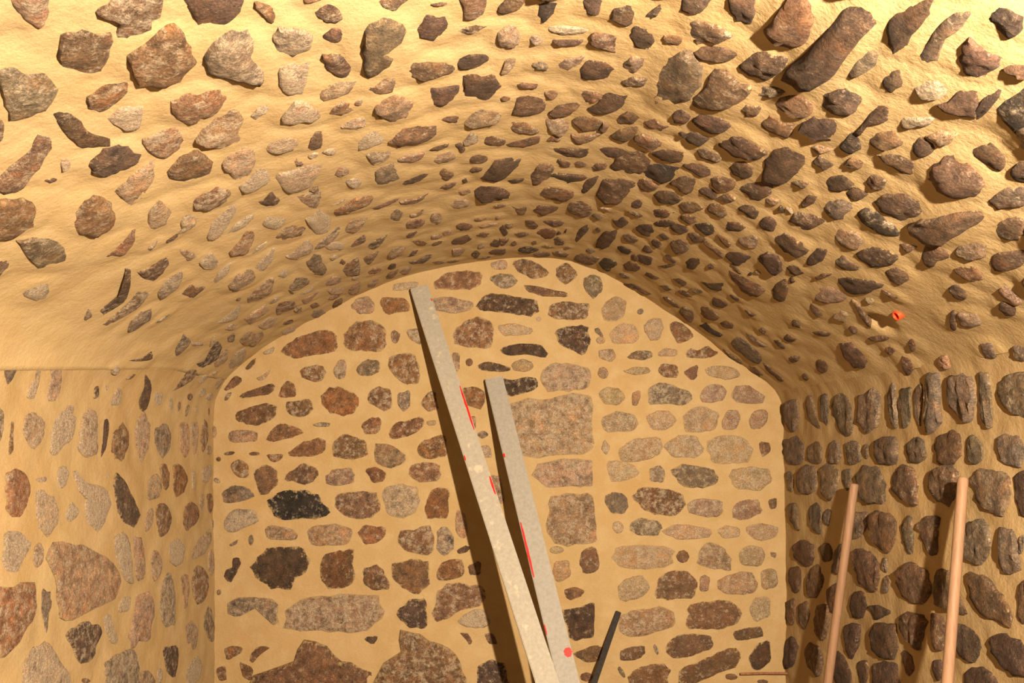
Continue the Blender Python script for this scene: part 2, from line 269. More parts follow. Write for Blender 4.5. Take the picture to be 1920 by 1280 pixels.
((1280, 854, 3), """
g 578,100 600,85 625,150 620,200 595,190; g 635,110 690,55 750,75 755,190 690,215 640,190; g 765,80 830,50 880,110 870,190 820,245 775,200; g 890,90 940,70 950,140 920,190 895,150; g 970,110 1010,60 1100,75 1140,180 1140,260 1050,270 990,230
b 1170,110 1220,60 1300,90 1320,190 1320,270 1220,235 1165,190; b 1370,110 1440,65 1540,80 1550,180 1500,270 1430,250 1380,190; g 1610,130 1670,85 1740,95 1820,110 1840,230 1790,340 1700,300 1640,240
d 1850,110 1920,85 1980,90 1980,330 1900,330 1860,230; g 590,280 640,265 650,340 660,420 605,370; g 700,290 750,265 790,330 770,440 720,400; g 795,300 830,310 820,400 798,380; g 960,320 1030,320 1030,410 980,460 900,460 940,400
b 1040,360 1090,320 1190,350 1200,480 1180,540 1100,510 1040,430; g 1230,380 1280,340 1300,420 1310,540 1270,540 1235,470; b 1320,390 1380,340 1440,345 1430,450 1440,540 1390,540 1340,460
g 1590,390 1670,370 1730,420 1730,560 1670,610 1590,590 1580,480; g 1760,420 1830,410 1880,480 1890,560 1920,640 1830,650 1760,610 1770,510; g 1908,500,40,110,0; b 610,510 680,470 740,520 730,600 690,620 620,560
b 760,520 800,490 840,530 830,590 780,590; g 860,510 920,480 910,560 890,660 830,640 840,570; b 950,560 1010,530 1100,600 1110,680 1100,750 1030,740 980,700; g 1130,570 1160,600 1160,660 1130,650; g 1150,720,40,100,0
b 1205,650 1270,610 1370,640 1400,760 1350,830 1250,800 1210,720; b 1410,660 1500,650 1540,760 1600,870 1580,890 1480,850 1420,830 1408,740; b 1605,680 1700,690 1800,790 1860,900 1850,965 1780,930 1680,890 1630,810
b 1890,740 1960,700 1980,930 1900,930; b 595,640 640,620 670,690 660,770 620,770 590,700; b 700,650 750,620 790,700 770,790 710,790 695,720; b 800,760 850,720 880,780 850,890 810,840; d 945,770 1010,765 1036,840 1020,910 960,905 940,830
d 1040,850 1090,840 1180,880 1120,910 1080,925; b 1210,900 1290,880 1360,920 1370,1000 1340,1085 1270,1030 1220,970; b 1395,900 1460,920 1480,1000 1470,1100 1410,1060; d 1540,950 1640,990 1680,1070 1650,1150 1570,1130 1530,1040
d 1730,1030 1790,1000 1900,1050 1960,1080 1960,1240 1880,1230 1790,1170 1740,1090; b 580,830 620,810 640,880 620,950 585,920; b 648,840 690,820 715,890 690,980 650,920; b 740,860 800,840 820,940 810,1030 760,1010 740,930
d 895,970 950,935 990,960 980,1060 960,1140 920,1080; d 1035,1000 1080,950 1190,960 1205,1080 1200,1140 1120,1130 1050,1090; d 575,1040 610,1020 650,1080 630,1180 590,1190 568,1110; b 700,1060 760,1080 800,1160 780,1240 720,1200 690,1130
d 860,1110 900,1130 950,1230 940,1300 880,1290 850,1200; d 970,1170 1020,1150 1040,1230 1020,1290 980,1240; d 1060,1180 1130,1160 1200,1170 1220,1300 1070,1300; d 1390,1160 1450,1150 1470,1250 1430,1260; d 1590,1210 1680,1190 1760,1250 1780,1310 1590,1310; b 1230,1090 1290,1120 1310,1200 1270,1240 1240,1170
v 260,100 330,65 480,70 500,140 440,190 290,185; p 20,280 80,245 210,250 225,320 180,345 50,330; p 270,310 320,255 420,245 445,310 370,360 290,355; b 475,250 525,235 525,290 490,300; v 190,420 240,390 320,410 320,450 230,465
v 350,410 420,380 530,400 530,450 440,480 370,450; p 85,570 130,495 210,505 275,590 260,640 180,635 90,610; v 310,560 350,510 440,510 460,580 420,620 330,610; p 490,540 525,545 520,575 495,565; b 0,565,70,70,0; p 95,690 120,665 150,690 140,760 95,765
p 195,710 250,670 380,650 410,700 400,770 250,780 200,750; v 435,650 520,630 530,730 450,750; b 20,900 60,840 180,810 260,820 320,880 310,940 200,970 50,970 20,940; v 370,860 420,790 490,800 490,900 400,930; b 285,990 350,970 445,960 445,1020 300,1040
d 370,1140 420,1060 490,1040 490,1150 440,1200 390,1190; b 0,1190 100,1160 240,1085 310,1100 310,1180 200,1220 60,1280 -20,1280; b 270,1240,70,36,0; b 450,1268,60,24,0
"""),
((640, 0, 3), """
b 200,-10 380,-10 300,65 250,40; g 125,160 210,100 300,110 340,190 290,260 200,280 290,330 230,400 150,440 140,330; d 430,170 480,75 585,95 580,170 520,235 450,200; b 500,20 560,0 590,20 530,40; b 660,-20 810,-20 800,60 750,110 700,105 690,40
b 650,180 700,150 800,130 815,155 740,190 660,200; b 890,50 930,-10 1030,-10 1000,50 930,90 890,90; p 890,200 930,150 990,150 1000,220 970,280 890,290; k 1110,-20 1250,-20 1190,80 1140,135 1115,100; w 1060,210 1100,200 1140,240 1110,270 1070,260
w 1175,165 1240,150 1330,150 1380,170 1300,215 1220,215; d 1195,235 1300,225 1355,220 1330,255 1220,265; d 1350,-20 1470,-20 1440,80 1380,80; d 1520,110 1550,50 1620,30 1670,60 1650,110 1600,145 1560,120; d 1700,100 1750,50 1810,0 1800,40 1750,115
b 1410,250 1430,190 1540,185 1565,230 1560,300 1450,270; d 1630,200 1650,150 1740,140 1755,210 1730,285 1660,260; r 1825,190 1890,180 1920,200 1910,250 1840,240; b 380,370 420,340 560,350 620,390 600,430 450,450 400,430; d 655,330 700,310 800,320 820,350 720,400 670,400
p 900,430 930,340 975,335 980,370 930,430; d 480,480 560,490 640,480 645,510 580,590 520,580 490,530; d 700,440 740,430 850,440 880,480 830,570 740,580 700,560; g 1070,370 1100,340 1160,360 1150,410 1075,400; p 1220,380 1260,340 1360,310 1340,360 1280,400 1230,400
d 1360,400 1390,340 1500,350 1535,390 1510,440 1370,455; p 1595,360 1640,305 1700,310 1700,350 1640,410 1600,400; b 1585,460 1640,420 1730,420 1700,470 1600,485; b 1000,490 1030,460 1100,480 1080,515 1010,510; b 890,560 920,540 950,560 920,590
b 980,660 990,560 1070,540 1140,580 1120,640 1030,665; b 1140,520 1200,510 1225,540 1200,570 1160,560; b 1185,650 1220,600 1320,560 1340,590 1270,660 1200,670; b 1345,540 1370,510 1450,510 1480,540 1420,580 1350,575; d 1400,620 1440,585 1500,520 1605,520 1590,560 1540,620 1440,645
g 1770,480 1840,330 1890,290 1960,280 2020,350 2010,450 1950,540 1850,570 1790,560; b 560,670 600,640 660,650 655,690 600,690; p 695,690 740,620 800,610 880,650 850,700 750,725 700,715; b 945,700 1010,685 1060,710 1115,755 1030,765 960,740
p 1160,690 1200,660 1280,680 1270,740 1220,780 1170,740; b 1310,690 1340,660 1420,670 1460,690 1430,740 1350,740; b 1445,750 1475,690 1505,710 1480,760; b 1560,670 1610,620 1690,640 1640,690 1570,710; r 1710,690 1770,650 1790,690 1840,700 1790,735 1720,720
d 1870,630 1920,600 1960,640 1940,690 1880,690; r 290,780 350,700 430,680 520,700 510,760 420,800 320,825; d 500,840 530,815 600,800 590,820 530,850; b 640,810 670,800 700,850 680,860; w 690,800 730,745 765,770 760,810 700,830; b 800,790 830,760 920,800 900,820 810,820
b 920,830 990,800 1110,770 1100,810 1020,845; b 1165,800 1190,760 1230,790 1220,815; b 1300,770 1380,770 1470,750 1400,800 1330,825; b 1520,780 1560,740 1670,705 1650,760 1600,800 1540,800; b 1650,790 1690,755 1810,780 1780,830 1740,855 1670,820
d 1880,760 1920,730 1960,750 1920,780; p 510,900 540,860 620,850 630,890 560,920; b 715,885 760,865 820,880 810,920 740,920; d 1195,850 1240,845 1390,840 1360,890 1260,905 1210,880; d 1425,870 1490,835 1610,840 1580,885 1500,895
b 1520,970 1560,890 1660,850 1730,880 1720,960 1650,985 1560,985; d 1745,880 1800,850 1900,850 1940,880 1880,920 1790,915
"""),
((800, 300, 4.8), """
b 380,0 540,0 500,35 420,30; b 110,100 150,65 240,130 190,190 120,160; b 390,110 420,60 500,70 480,130 410,135; d 500,200 560,120 620,0 840,0 800,70 690,180 640,210; d 320,190 350,165 370,210 330,215; b 130,260 160,220 260,200 250,240 180,280
d 740,190 790,170 870,160 850,200 770,215; b 950,140 1000,60 1100,40 1130,80 1100,150 1040,180 1020,230 950,240; d 1120,170 1150,140 1200,120 1400,140 1380,190 1260,210 1150,195; b 1180,20 1200,0 1290,40 1270,85 1200,70; d 1340,40 1370,10 1450,55 1380,70; b 1480,85 1530,40 1620,30 1600,90 1520,110
d 1400,260 1430,190 1550,145 1500,220 1430,295 1380,300; b 1540,350 1590,190 1720,180 1850,210 1830,280 1760,350 1720,390 1600,385; d 455,290 480,245 600,225 690,270 755,350 690,375 490,380; p 290,290 350,260 400,290 340,320; p 215,410 260,360 350,360 390,410 330,440 240,440
b 1020,340 1070,250 1180,230 1310,270 1290,330 1200,375 1090,380; b 965,460 1020,400 1100,410 1190,400 1140,470 1040,500; b 1275,420 1310,380 1380,370 1480,420 1470,480 1400,515 1290,480; b 610,415 650,395 710,405 660,440; b 770,410 820,440 880,410 910,420 880,490 830,490
g 1480,510 1530,475 1580,510 1540,550; p 1545,430 1590,420 1680,430 1640,455; d 1665,540 1720,550 1760,510 1810,560 1750,610 1700,590; d 1820,390 1870,350 1920,350 1960,390 1930,440 1840,430; b 1820,470 1870,450 1960,480 1900,520; b 430,535 470,510 540,530 490,555
p 610,520 650,490 670,530 630,545; b 270,590 330,555 420,600 370,635 310,635; p 460,590 560,565 650,570 580,605; p 30,560 50,480 120,490 130,560 80,590; b 895,550 950,540 1000,600 970,625 920,600; b 1030,560 1080,545 1240,550 1210,590 1140,615 1080,590
d 660,620 685,580 730,650 700,680; b 450,670 500,640 560,660 530,690; b 770,665 860,640 930,655 850,690; b 980,670 1030,620 1150,625 1140,690 1060,710 990,690; d 1340,700 1370,640 1460,580 1450,640 1400,690 1350,750; d 1160,680 1190,640 1210,670; d 1230,660 1260,620 1250,670
b 1510,640 1540,605 1565,640 1540,670; d 1570,690 1600,655 1700,640 1670,730 1600,805 1510,800 1540,730; b 230,740 270,700 350,670 390,710 320,755 250,760; d 580,740 610,700 650,720 645,770 590,770; b 660,695 690,685 740,700 700,750 670,750; b 760,740 790,710 815,740 790,770
k 800,790 850,760 910,750 990,790 930,825 850,815; b 945,730 980,700 990,740 960,755; b 1140,720 1180,690 1235,740 1220,780 1160,760; b 1030,765 1080,750 1150,785 1090,785; b 1270,788,40,25,0; b 570,820 610,780 700,780 690,830 620,840; b 960,840 1010,810 1120,825 1100,860 1030,875
b 1140,830 1180,815 1270,840 1240,880 1170,870; b 400,840 440,800 490,830 440,880; b 1340,860 1400,845 1540,880 1480,950 1410,960 1340,910; k 1710,800 1740,780 1840,810 1800,865 1740,850; k 1550,940 1600,885 1700,920 1690,980 1620,1020 1580,980; b 1770,960 1820,920 1900,940 1880,990 1800,1000
b 1770,690 1830,670 1900,720 1860,760 1790,740; g 1470,820,80,40,0; p 240,800 300,780 350,800 300,860 250,850; p 90,690,90,50,0; b 100,745,90,36,-20; p 180,655,90,50,-20; b 100,920,100,30,10; b 240,905,100,20,0; b 520,865,120,25,-15; p 740,590,70,50,20; p 490,760,60,50,-40; b 1870,890,80,60,0
"""),
((1100, 300, 4.8), """
k 490,130 560,80 640,40 830,70 770,140 720,210 620,205 530,170; b 870,70 930,20 1010,30 1110,80 1160,80 1100,140 1030,150 930,110; d 1280,100 1330,40 1410,10 1490,70 1460,150 1390,175 1300,140; b 445,230 480,180 560,190 640,230 590,280 490,280; b 760,230 800,180 900,150 1020,180 980,250 900,305 830,280
b 1115,190 1150,160 1300,170 1340,210 1290,270 1180,275 1130,240; b 1350,290 1440,240 1540,210 1660,230 1620,320 1540,370 1450,350; d 610,340 660,290 780,290 850,345 800,390 740,400 650,380; d 1000,290 1050,250 1130,260 1165,310 1130,355 1040,340
b 1180,355 1250,310 1300,310 1350,350 1270,385; p 1580,380 1650,340 1740,360 1690,405 1600,410; d 570,490 620,450 700,440 780,460 740,500 620,520; b 830,420 870,390 980,380 1040,430 960,470 860,460; b 840,530 870,480 980,500 980,550 900,570; b 1090,450 1130,400 1210,400 1270,480 1220,505 1120,480
d 1365,450 1410,410 1500,410 1550,460 1510,520 1420,510 1380,480; d 1715,470 1750,410 1775,440 1770,490; w 1790,440 1840,430 1860,470 1810,500; d 450,620 500,580 580,570 620,620 580,690 500,670; d 610,580 640,550 730,530 790,555 720,590 650,600
d 755,600 800,565 900,590 910,630 850,660 780,640; k 980,590 1060,560 1140,570 1145,640 1090,665 1030,630; d 1220,600 1270,550 1390,550 1430,590 1380,630 1290,635; d 1555,580 1600,520 1670,505 1715,550 1680,630 1600,620; d 650,680 700,650 750,700 700,720; d 575,750 610,710 680,740 640,790 590,780
b 755,770 800,710 870,700 930,770 870,830 800,840; b 910,670 970,650 1080,690 1020,735 950,720; b 1190,660 1240,670 1310,730 1270,780 1210,730; b 1050,740 1100,730 1180,770 1240,830 1210,870 1140,820; p 1370,720 1440,660 1530,660 1590,740 1520,780 1420,770
d 1665,730 1720,680 1800,665 1920,720 1990,790 1900,840 1790,810; d 490,830 520,775 560,780 590,830 540,860; d 425,890 480,860 580,880 560,950 470,940; b 330,960 390,920 480,970 440,1000 350,995; d 700,870 740,850 800,910 780,930 720,900; d 890,930 940,880 1030,880 1050,920 960,980 900,970
d 640,970 720,950 790,940 720,970; d 1090,950 1130,915 1150,960 1110,975; d 1260,850 1290,820 1380,810 1490,855 1440,900 1380,940 1300,890; b 1290,930 1340,910 1410,1000 1350,1000; d 1520,880 1580,860 1650,820 1740,850 1755,960 1700,1000 1620,960 1550,920
b 1300,1020 1380,1010 1500,1080 1600,1130 1540,1200 1460,1210 1380,1160 1310,1090; d 1040,1110 1120,1110 1270,1090 1220,1160 1150,1170; b 780,1090 840,1070 900,1100 860,1140; b 650,1140 720,1130 770,1160 720,1180; b 340,1130 410,1120 500,1155 430,1160; b 500,1040 560,1010 650,1060 570,1075
b 1660,1200 1700,1120 1800,1070 1810,1150 1780,1250 1720,1280; d 1790,970 1860,940 1920,950 1960,1000 1880,1030 1810,1010; d 1820,1060 1860,1040 1880,1080 1840,1110; b 990,1180,120,36,5; g 340,1050,100,46,20; d 1480,1010,60,30,-20; p 1550,1000,50,46,0
"""),
((1280, 0, 3), """
d 0,-20 160,-20 100,60 30,70 0,60; d 270,-20 400,-20 400,60 380,130 310,120 275,60; r 460,180 530,110 560,40 610,-10 720,0 730,100 690,220 640,270 560,240 500,210; d 940,30 1040,45 1105,85 1000,190 930,280 870,360 810,450 720,470 600,460 600,410 700,300 800,200 870,100
d 1170,110 1250,50 1380,-20 1400,0 1390,60 1300,170 1230,310 1180,300 1160,180; g 1320,330 1390,220 1440,140 1560,60 1620,60 1560,150 1480,200 1440,330 1370,350; k 1725,90 1780,40 1850,50 1920,80 1900,160 1840,215 1770,170; b 30,190 80,100 200,130 270,180 200,220 100,240
b 80,290 130,250 240,250 305,290 250,330 190,340 110,320; d 330,380 390,300 450,280 580,320 540,390 480,440 380,420; g 920,400 960,340 1010,260 1110,270 1090,340 1020,400 950,425; b 1120,440 1160,370 1230,360 1275,410 1240,480 1150,520; d 1565,360 1590,260 1630,210 1700,270 1790,310 1750,380 1650,440 1590,430
w 1310,500 1350,450 1420,430 1500,480 1440,540 1350,560; b 1800,400 1850,370 1940,360 1940,430; b 60,570 150,480 180,390 260,380 310,460 380,470 330,540 230,600 120,610; g 430,540 440,490 520,480 580,500 500,540; d 1430,600 1500,580 1560,510 1640,500 1655,560 1630,650 1560,650 1480,620
d 1650,620 1700,550 1800,480 1780,540 1700,640 1650,680; k 1770,630 1850,560 1920,510 1990,520 1990,780 1880,750 1800,680; b 515,590 580,540 680,530 730,580 700,650 600,640; d 745,570 830,530 930,480 1020,540 970,600 900,650 800,620; b 300,610 360,580 440,590 410,640 340,650
d 55,690 120,640 220,650 270,690 200,740 160,750 90,720; d 660,750 740,655 900,660 880,720 840,800 740,780; k 880,840 930,770 960,730 990,785 990,840 930,870; d 970,750 1030,680 1070,610 1150,580 1140,680 1040,700 995,770; w 1230,690 1250,670 1400,660 1380,700 1290,720 1240,730
b 1030,800 1090,760 1170,740 1220,800 1130,845 1050,825; d 1285,820 1345,780 1415,835 1400,860 1330,890 1285,870; p 1370,785 1440,750 1540,750 1500,800 1430,825; d 1610,880 1680,840 1740,820 1800,890 1790,960 1720,940; b 1350,1040 1420,960 1500,890 1570,890 1650,980 1680,1050 1620,1100 1530,1130 1420,1080
d 1830,990 1890,920 1950,920 1950,1040 1860,1030; b 440,700 500,650 560,690 630,690 580,770 490,740; d 205,820 270,740 350,770 470,850 400,895 290,880; d 0,760 60,740 140,770 90,820 20,800; b 80,850 130,830 215,890 170,925 100,890; d 445,1000 470,900 560,840 680,870 660,930 600,1000 540,1040 470,1030
p 700,850 760,820 840,845 760,870; d 725,930 770,885 840,930 790,970; b 900,950 940,900 1005,920 990,960; b 1095,900 1200,880 1300,920 1290,980 1240,1000 1150,940; g 600,1040 650,1015 710,1030 670,1070; d 780,1050 830,1010 900,1000 950,1050 870,1090 800,1085; b 1025,1050 1060,1000 1130,1030 1110,1080 1050,1080
d 910,1110 950,1065 1030,1100 980,1140 930,1135; d 660,1160 700,1110 750,1110 730,1160 670,1180; g 770,1190 820,1140 910,1140 970,1160 930,1220 850,1245; b 1085,1170 1130,1130 1250,1110 1330,1140 1390,1170 1290,1240 1220,1260 1130,1210; g 1720,1150 1800,1080 1920,1070 1980,1110 1900,1160 1780,1190; b 595,1250 640,1200 720,1210 790,1240 700,1290 620,1300
"""),
((1520, 380, 4.8), """
k 400,170 490,100 600,130 700,190 780,260 720,310 620,320 540,290 450,230; b 910,260 1000,200 1150,160 1300,110 1450,80 1560,110 1480,190 1370,240 1260,310 1160,385 1000,380 930,320; b 1650,290 1700,200 1830,150 1920,180 1960,330 1800,340 1690,340; p 170,300 230,250 400,270 460,330 390,420 290,415
d 410,490 500,430 580,420 700,450 790,490 700,550 520,585 450,540; b 770,400 830,390 940,400 870,460; b 1000,530 1010,440 1080,400 1180,430 1240,490 1130,520 1100,580 1030,580; p 1300,480 1340,410 1480,370 1590,400 1560,490 1420,520; d 0,470 60,410 150,420 120,500 40,550 -40,550; b 210,530 280,480 360,520 450,570 370,600 280,600
b 40,670 110,630 190,630 140,670 60,685; d 255,700 330,680 420,690 520,690 635,730 520,790 380,815 310,790; b 660,650 750,600 860,630 880,680 800,745 720,720; b 1290,640 1370,580 1490,600 1540,690 1480,740 1400,690; b 1610,560 1660,490 1800,450 1940,430 1940,520 1800,590 1680,610; b 1245,800 1310,750 1400,810 1390,870 1310,880
p 30,830 90,780 200,770 330,830 280,880 140,900 50,880; b 620,780 680,800 740,835 830,855 720,850; p 1690,810 1750,760 1860,820 1920,890 1820,890 1720,860; d 1690,960 1720,900 1850,930 1840,1000 1760,1010; b 370,900 430,920 480,1000 530,1100 510,1130 460,1060; d 1250,1150 1270,980 1310,1000 1300,1070 1310,1140
p 1330,1010 1500,1010 1530,1080 1380,1120 1335,1090; v 190,1050 250,960 330,1000 300,1080; b 380,1150,80,60,0; b 100,1190,180,40,0; b 610,1225,180,40,-10; b 920,1260,40,50,0; b -10,920 60,950 100,1000 50,1030 0,980; v 525,880,90,50,0
"""),
((400, 100, 4.8), """
w 590,190 620,110 720,95 860,90 830,200 790,340 720,360 640,330 600,260; d 985,0 1170,0 1230,90 1220,180 1160,220 1080,170 1020,100; p 970,340 1010,260 1100,230 1180,240 1260,250 1210,330 1080,390 1010,415; r 1050,520 1090,440 1160,395 1230,430 1265,510 1150,515; p 1370,280 1440,290 1500,230 1590,140 1620,220 1590,330 1480,365
p 1470,480 1520,400 1640,360 1790,430 1760,530 1700,600 1600,610 1500,560; p 635,600 640,520 720,420 780,400 850,450 940,530 940,570 870,615 800,580 700,625; w 340,540 400,460 500,430 510,490 440,540 380,590; p 480,810 560,730 680,740 800,780 700,860 590,880 490,850; b 835,860 870,760 870,690 960,670 960,800 900,860
w 970,860 1010,830 1070,830 1100,880 1040,900; p 1160,630 1230,570 1330,560 1360,640 1280,670 1180,650; w 1300,800 1360,710 1450,670 1530,720 1500,780 1400,830 1310,850; g 1375,880 1460,835 1570,850 1580,920 1530,980 1440,990; g 1460,1050 1520,1000 1600,980 1670,1110 1580,1160 1470,1180
p 1660,930 1750,890 1880,880 1850,950 1720,990; d 1700,1150 1740,1130 1840,1090 1960,1030 1930,1080 1850,1150 1740,1190; p 85,990 160,920 260,850 340,890 380,980 320,1090 240,1160 160,1080; w 250,1190 350,1100 440,980 490,1100 490,1170 400,1220 290,1240; b 700,960 740,910 790,960 820,980 740,1015
p 575,1070 660,1050 750,1020 860,990 965,980 900,1120 840,1200 700,1250 620,1160; b 850,1230 930,1160 945,1270 900,1290; p 1090,1080 1120,1000 1200,990 1220,1060 1150,1110; w 1190,1130 1270,1100 1330,1160 1290,1200 1230,1180; r 1295,420,60,100,30
"""),
((400, 360, 4.8), """
w 0,290 60,230 150,140 205,140 200,200 140,310 60,420 -30,420; w 150,380 200,300 330,230 370,240 340,290 270,340 190,380; d 420,90 470,70 520,0 560,60 600,90 570,125 450,120; r 770,40 860,0 960,-10 960,90 930,150 830,110; w 1060,110 1120,80 1240,20 1200,60 1120,120; r 1100,150 1170,110 1290,40 1400,50 1410,120 1300,180 1200,220 1130,190
d 1450,130 1560,90 1690,60 1600,105 1500,140; b 1690,80 1740,70 1830,60 1920,20 1900,90 1790,120 1710,110; w 460,300 480,250 560,210 650,250 640,310 570,370 500,330; r 580,410 650,330 740,290 820,350 800,400 700,440 620,460; p 160,550 260,430 340,320 380,360 370,440 310,570 210,560; w 330,580 400,500 490,470 430,540
w 860,260 950,170 1050,250 1060,330 1030,380 940,390; g 925,500 950,440 1050,380 1110,340 1150,380 1070,440 960,510; p 1200,350 1220,270 1300,230 1380,230 1340,310 1290,380; b 1240,480 1280,430 1360,390 1360,460 1270,500; d 1385,480 1440,430 1550,400 1510,470 1450,515; g 1600,200 1650,150 1700,200 1680,270 1610,260
b 1770,190 1830,200 1880,160 1880,210 1800,225; b 1730,310 1770,250 1880,250 1890,290 1830,330 1750,340; d 1730,390 1790,350 1830,350 1810,400 1750,415; b 1780,440 1850,430 1920,470 1900,490; p 670,560 740,520 830,450 890,490 870,570 780,600 710,610; g 840,620 900,570 960,580 980,640 1020,690 980,740 910,745 870,680
w 360,690 430,620 540,530 520,620 460,700 400,715; p 1040,590 1080,560 1140,570 1080,605; w 1090,490,160,80,10; b 1130,630 1150,590 1190,630 1160,650; b 1160,690 1200,640 1290,590 1310,650 1300,730 1230,740 1180,720; b 1350,590 1420,550 1490,530 1440,600 1400,655; p 1570,560 1640,480 1730,480 1710,560 1620,600
d 1760,590 1790,530 1840,530 1810,580; d 1755,630 1840,620 1920,570 1960,590 1900,650 1790,665; r 1390,700 1450,670 1510,710 1450,750 1395,740; d 1570,690 1600,640 1650,650 1640,690 1600,700; b 1560,770 1590,715 1670,710 1620,790; p 1680,730 1730,680 1780,690 1750,750; w 570,740 620,690 680,710 640,760
p 140,830 220,740 350,720 380,800 310,850 210,900; g 670,830 740,760 840,770 860,810 780,850 720,870; r 320,930 400,850 470,800 525,800 520,900 440,960 340,970; p 1000,820 1060,740 1140,760 1120,810 1040,830; p 1010,860 1100,840 1170,870 1150,910 1050,900; w 780,900 830,860 920,830 880,890 800,920; b 1020,950 1080,925 1140,930 1100,960
p 1220,880 1260,820 1310,800 1320,880 1290,930 1230,910; p 1390,830 1440,780 1490,800 1450,870 1400,870; p 790,960 830,940 950,890 900,950 830,1000; b 565,1060 600,980 680,950 720,990 740,1040 650,1060 600,1100; g 870,1110 910,1060 1000,1065 1030,1100 1000,1130 900,1130; b 860,1000 920,990 960,1030 900,1050
b 1080,1030 1090,980 1160,960 1160,1040 1110,1080; b 225,968,50,35,0; g 550,970,100,30,-30; p 1270,770,70,46,0; b 770,1060,80,46,0; b 695,890,70,20,45
"""),
]


# ------------------------------------------------------------------ materials
def new_mat(name):
    m = bpy.data.materials.new(name)
    m.use_nodes = True
    nt = m.node_tree
    return m, nt, nt.nodes, nt.links, nt.nodes['Principled BSDF']


def ramp(nodes, stops, interp='LINEAR'):
    r = nodes.new('ShaderNodeValToRGB')
    r.color_ramp.interpolation = interp
    el = r.color_ramp.elements
    while len(el) < len(stops):
        el.new(0.5)
    for e, (p, c) in zip(el, stops):
        e.position = p
        e.color = c if len(c) == 4 else (*c, 1)
    return r


def noise_node(nodes, links, coord, scale, detail=4, rough=0.55):
    n = nodes.new('ShaderNodeTexNoise')
    n.inputs['Scale'].default_value = scale
    n.inputs['Detail'].default_value = detail
    n.inputs['Roughness'].default_value = rough
    links.new(coord, n.inputs['Vector'])
    return n


def mix(nodes, links, fac, a, b, mode='MIX'):
    m = nodes.new('ShaderNodeMix')
    m.data_type = 'RGBA'
    m.blend_type = mode
    for sock, val in ((m.inputs[0], fac), (m.inputs[6], a), (m.inputs[7], b)):
        if hasattr(val, 'is_output'):
            links.new(val, sock)
        elif isinstance(val, (int, float)):
            sock.default_value = val
        else:
            sock.default_value = (*val, 1)
    return m.outputs[2]


def bump(nodes, links, bsdf, height, strength, dist):
    b = nodes.new('ShaderNodeBump')
    b.inputs['Strength'].default_value = strength
    b.inputs['Distance'].default_value = dist
    links.new(height, b.inputs['Height'])
    links.new(b.outputs['Normal'], bsdf.inputs['Normal'])


def plaster(name, base, light, warm):
    m, nt, N, L, bs = new_mat(name)
    geo = N.new('ShaderNodeNewGeometry')
    pos = geo.outputs['Position']
    n1 = noise_node(N, L, pos, 2.2, 5)
    n2 = noise_node(N, L, pos, 9.0, 5)
    n3 = noise_node(N, L, pos, 260.0, 3, 0.7)
    r1 = ramp(N, [(0.35, (0, 0, 0)), (0.7, (1, 1, 1))])
    L.new(n1.outputs['Fac'], r1.inputs[0])
    r2 = ramp(N, [(0.45, (0, 0, 0)), (0.75, (1, 1, 1))])
    L.new(n2.outputs['Fac'], r2.inputs[0])
    c = mix(N, L, r1.outputs[0], base, warm)
    c = mix(N, L, r2.outputs[0], c, light)
    r3 = ramp(N, [(0.3, (0.86, 0.86, 0.86)), (0.7, (1.1, 1.1, 1.1))])
    L.new(n3.outputs['Fac'], r3.inputs[0])
    c = mix(N, L, 1.0, c, r3.outputs[0], 'MULTIPLY')
    L.new(c, bs.inputs['Base Color'])
    bs.inputs['Roughness'].default_value = 0.92
    bs.inputs['Specular IOR Level'].default_value = 0.15
    n4 = noise_node(N, L, pos, 45.0, 6, 0.65)
    bump(N, L, bs, n4.outputs['Fac'], 0.35, 0.012)
    return m


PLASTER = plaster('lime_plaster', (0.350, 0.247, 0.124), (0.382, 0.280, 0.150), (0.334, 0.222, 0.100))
PLASTER_VAULT = plaster('vault_plaster', (0.400, 0.288, 0.148), (0.432, 0.320, 0.174), (0.385, 0.268, 0.128))


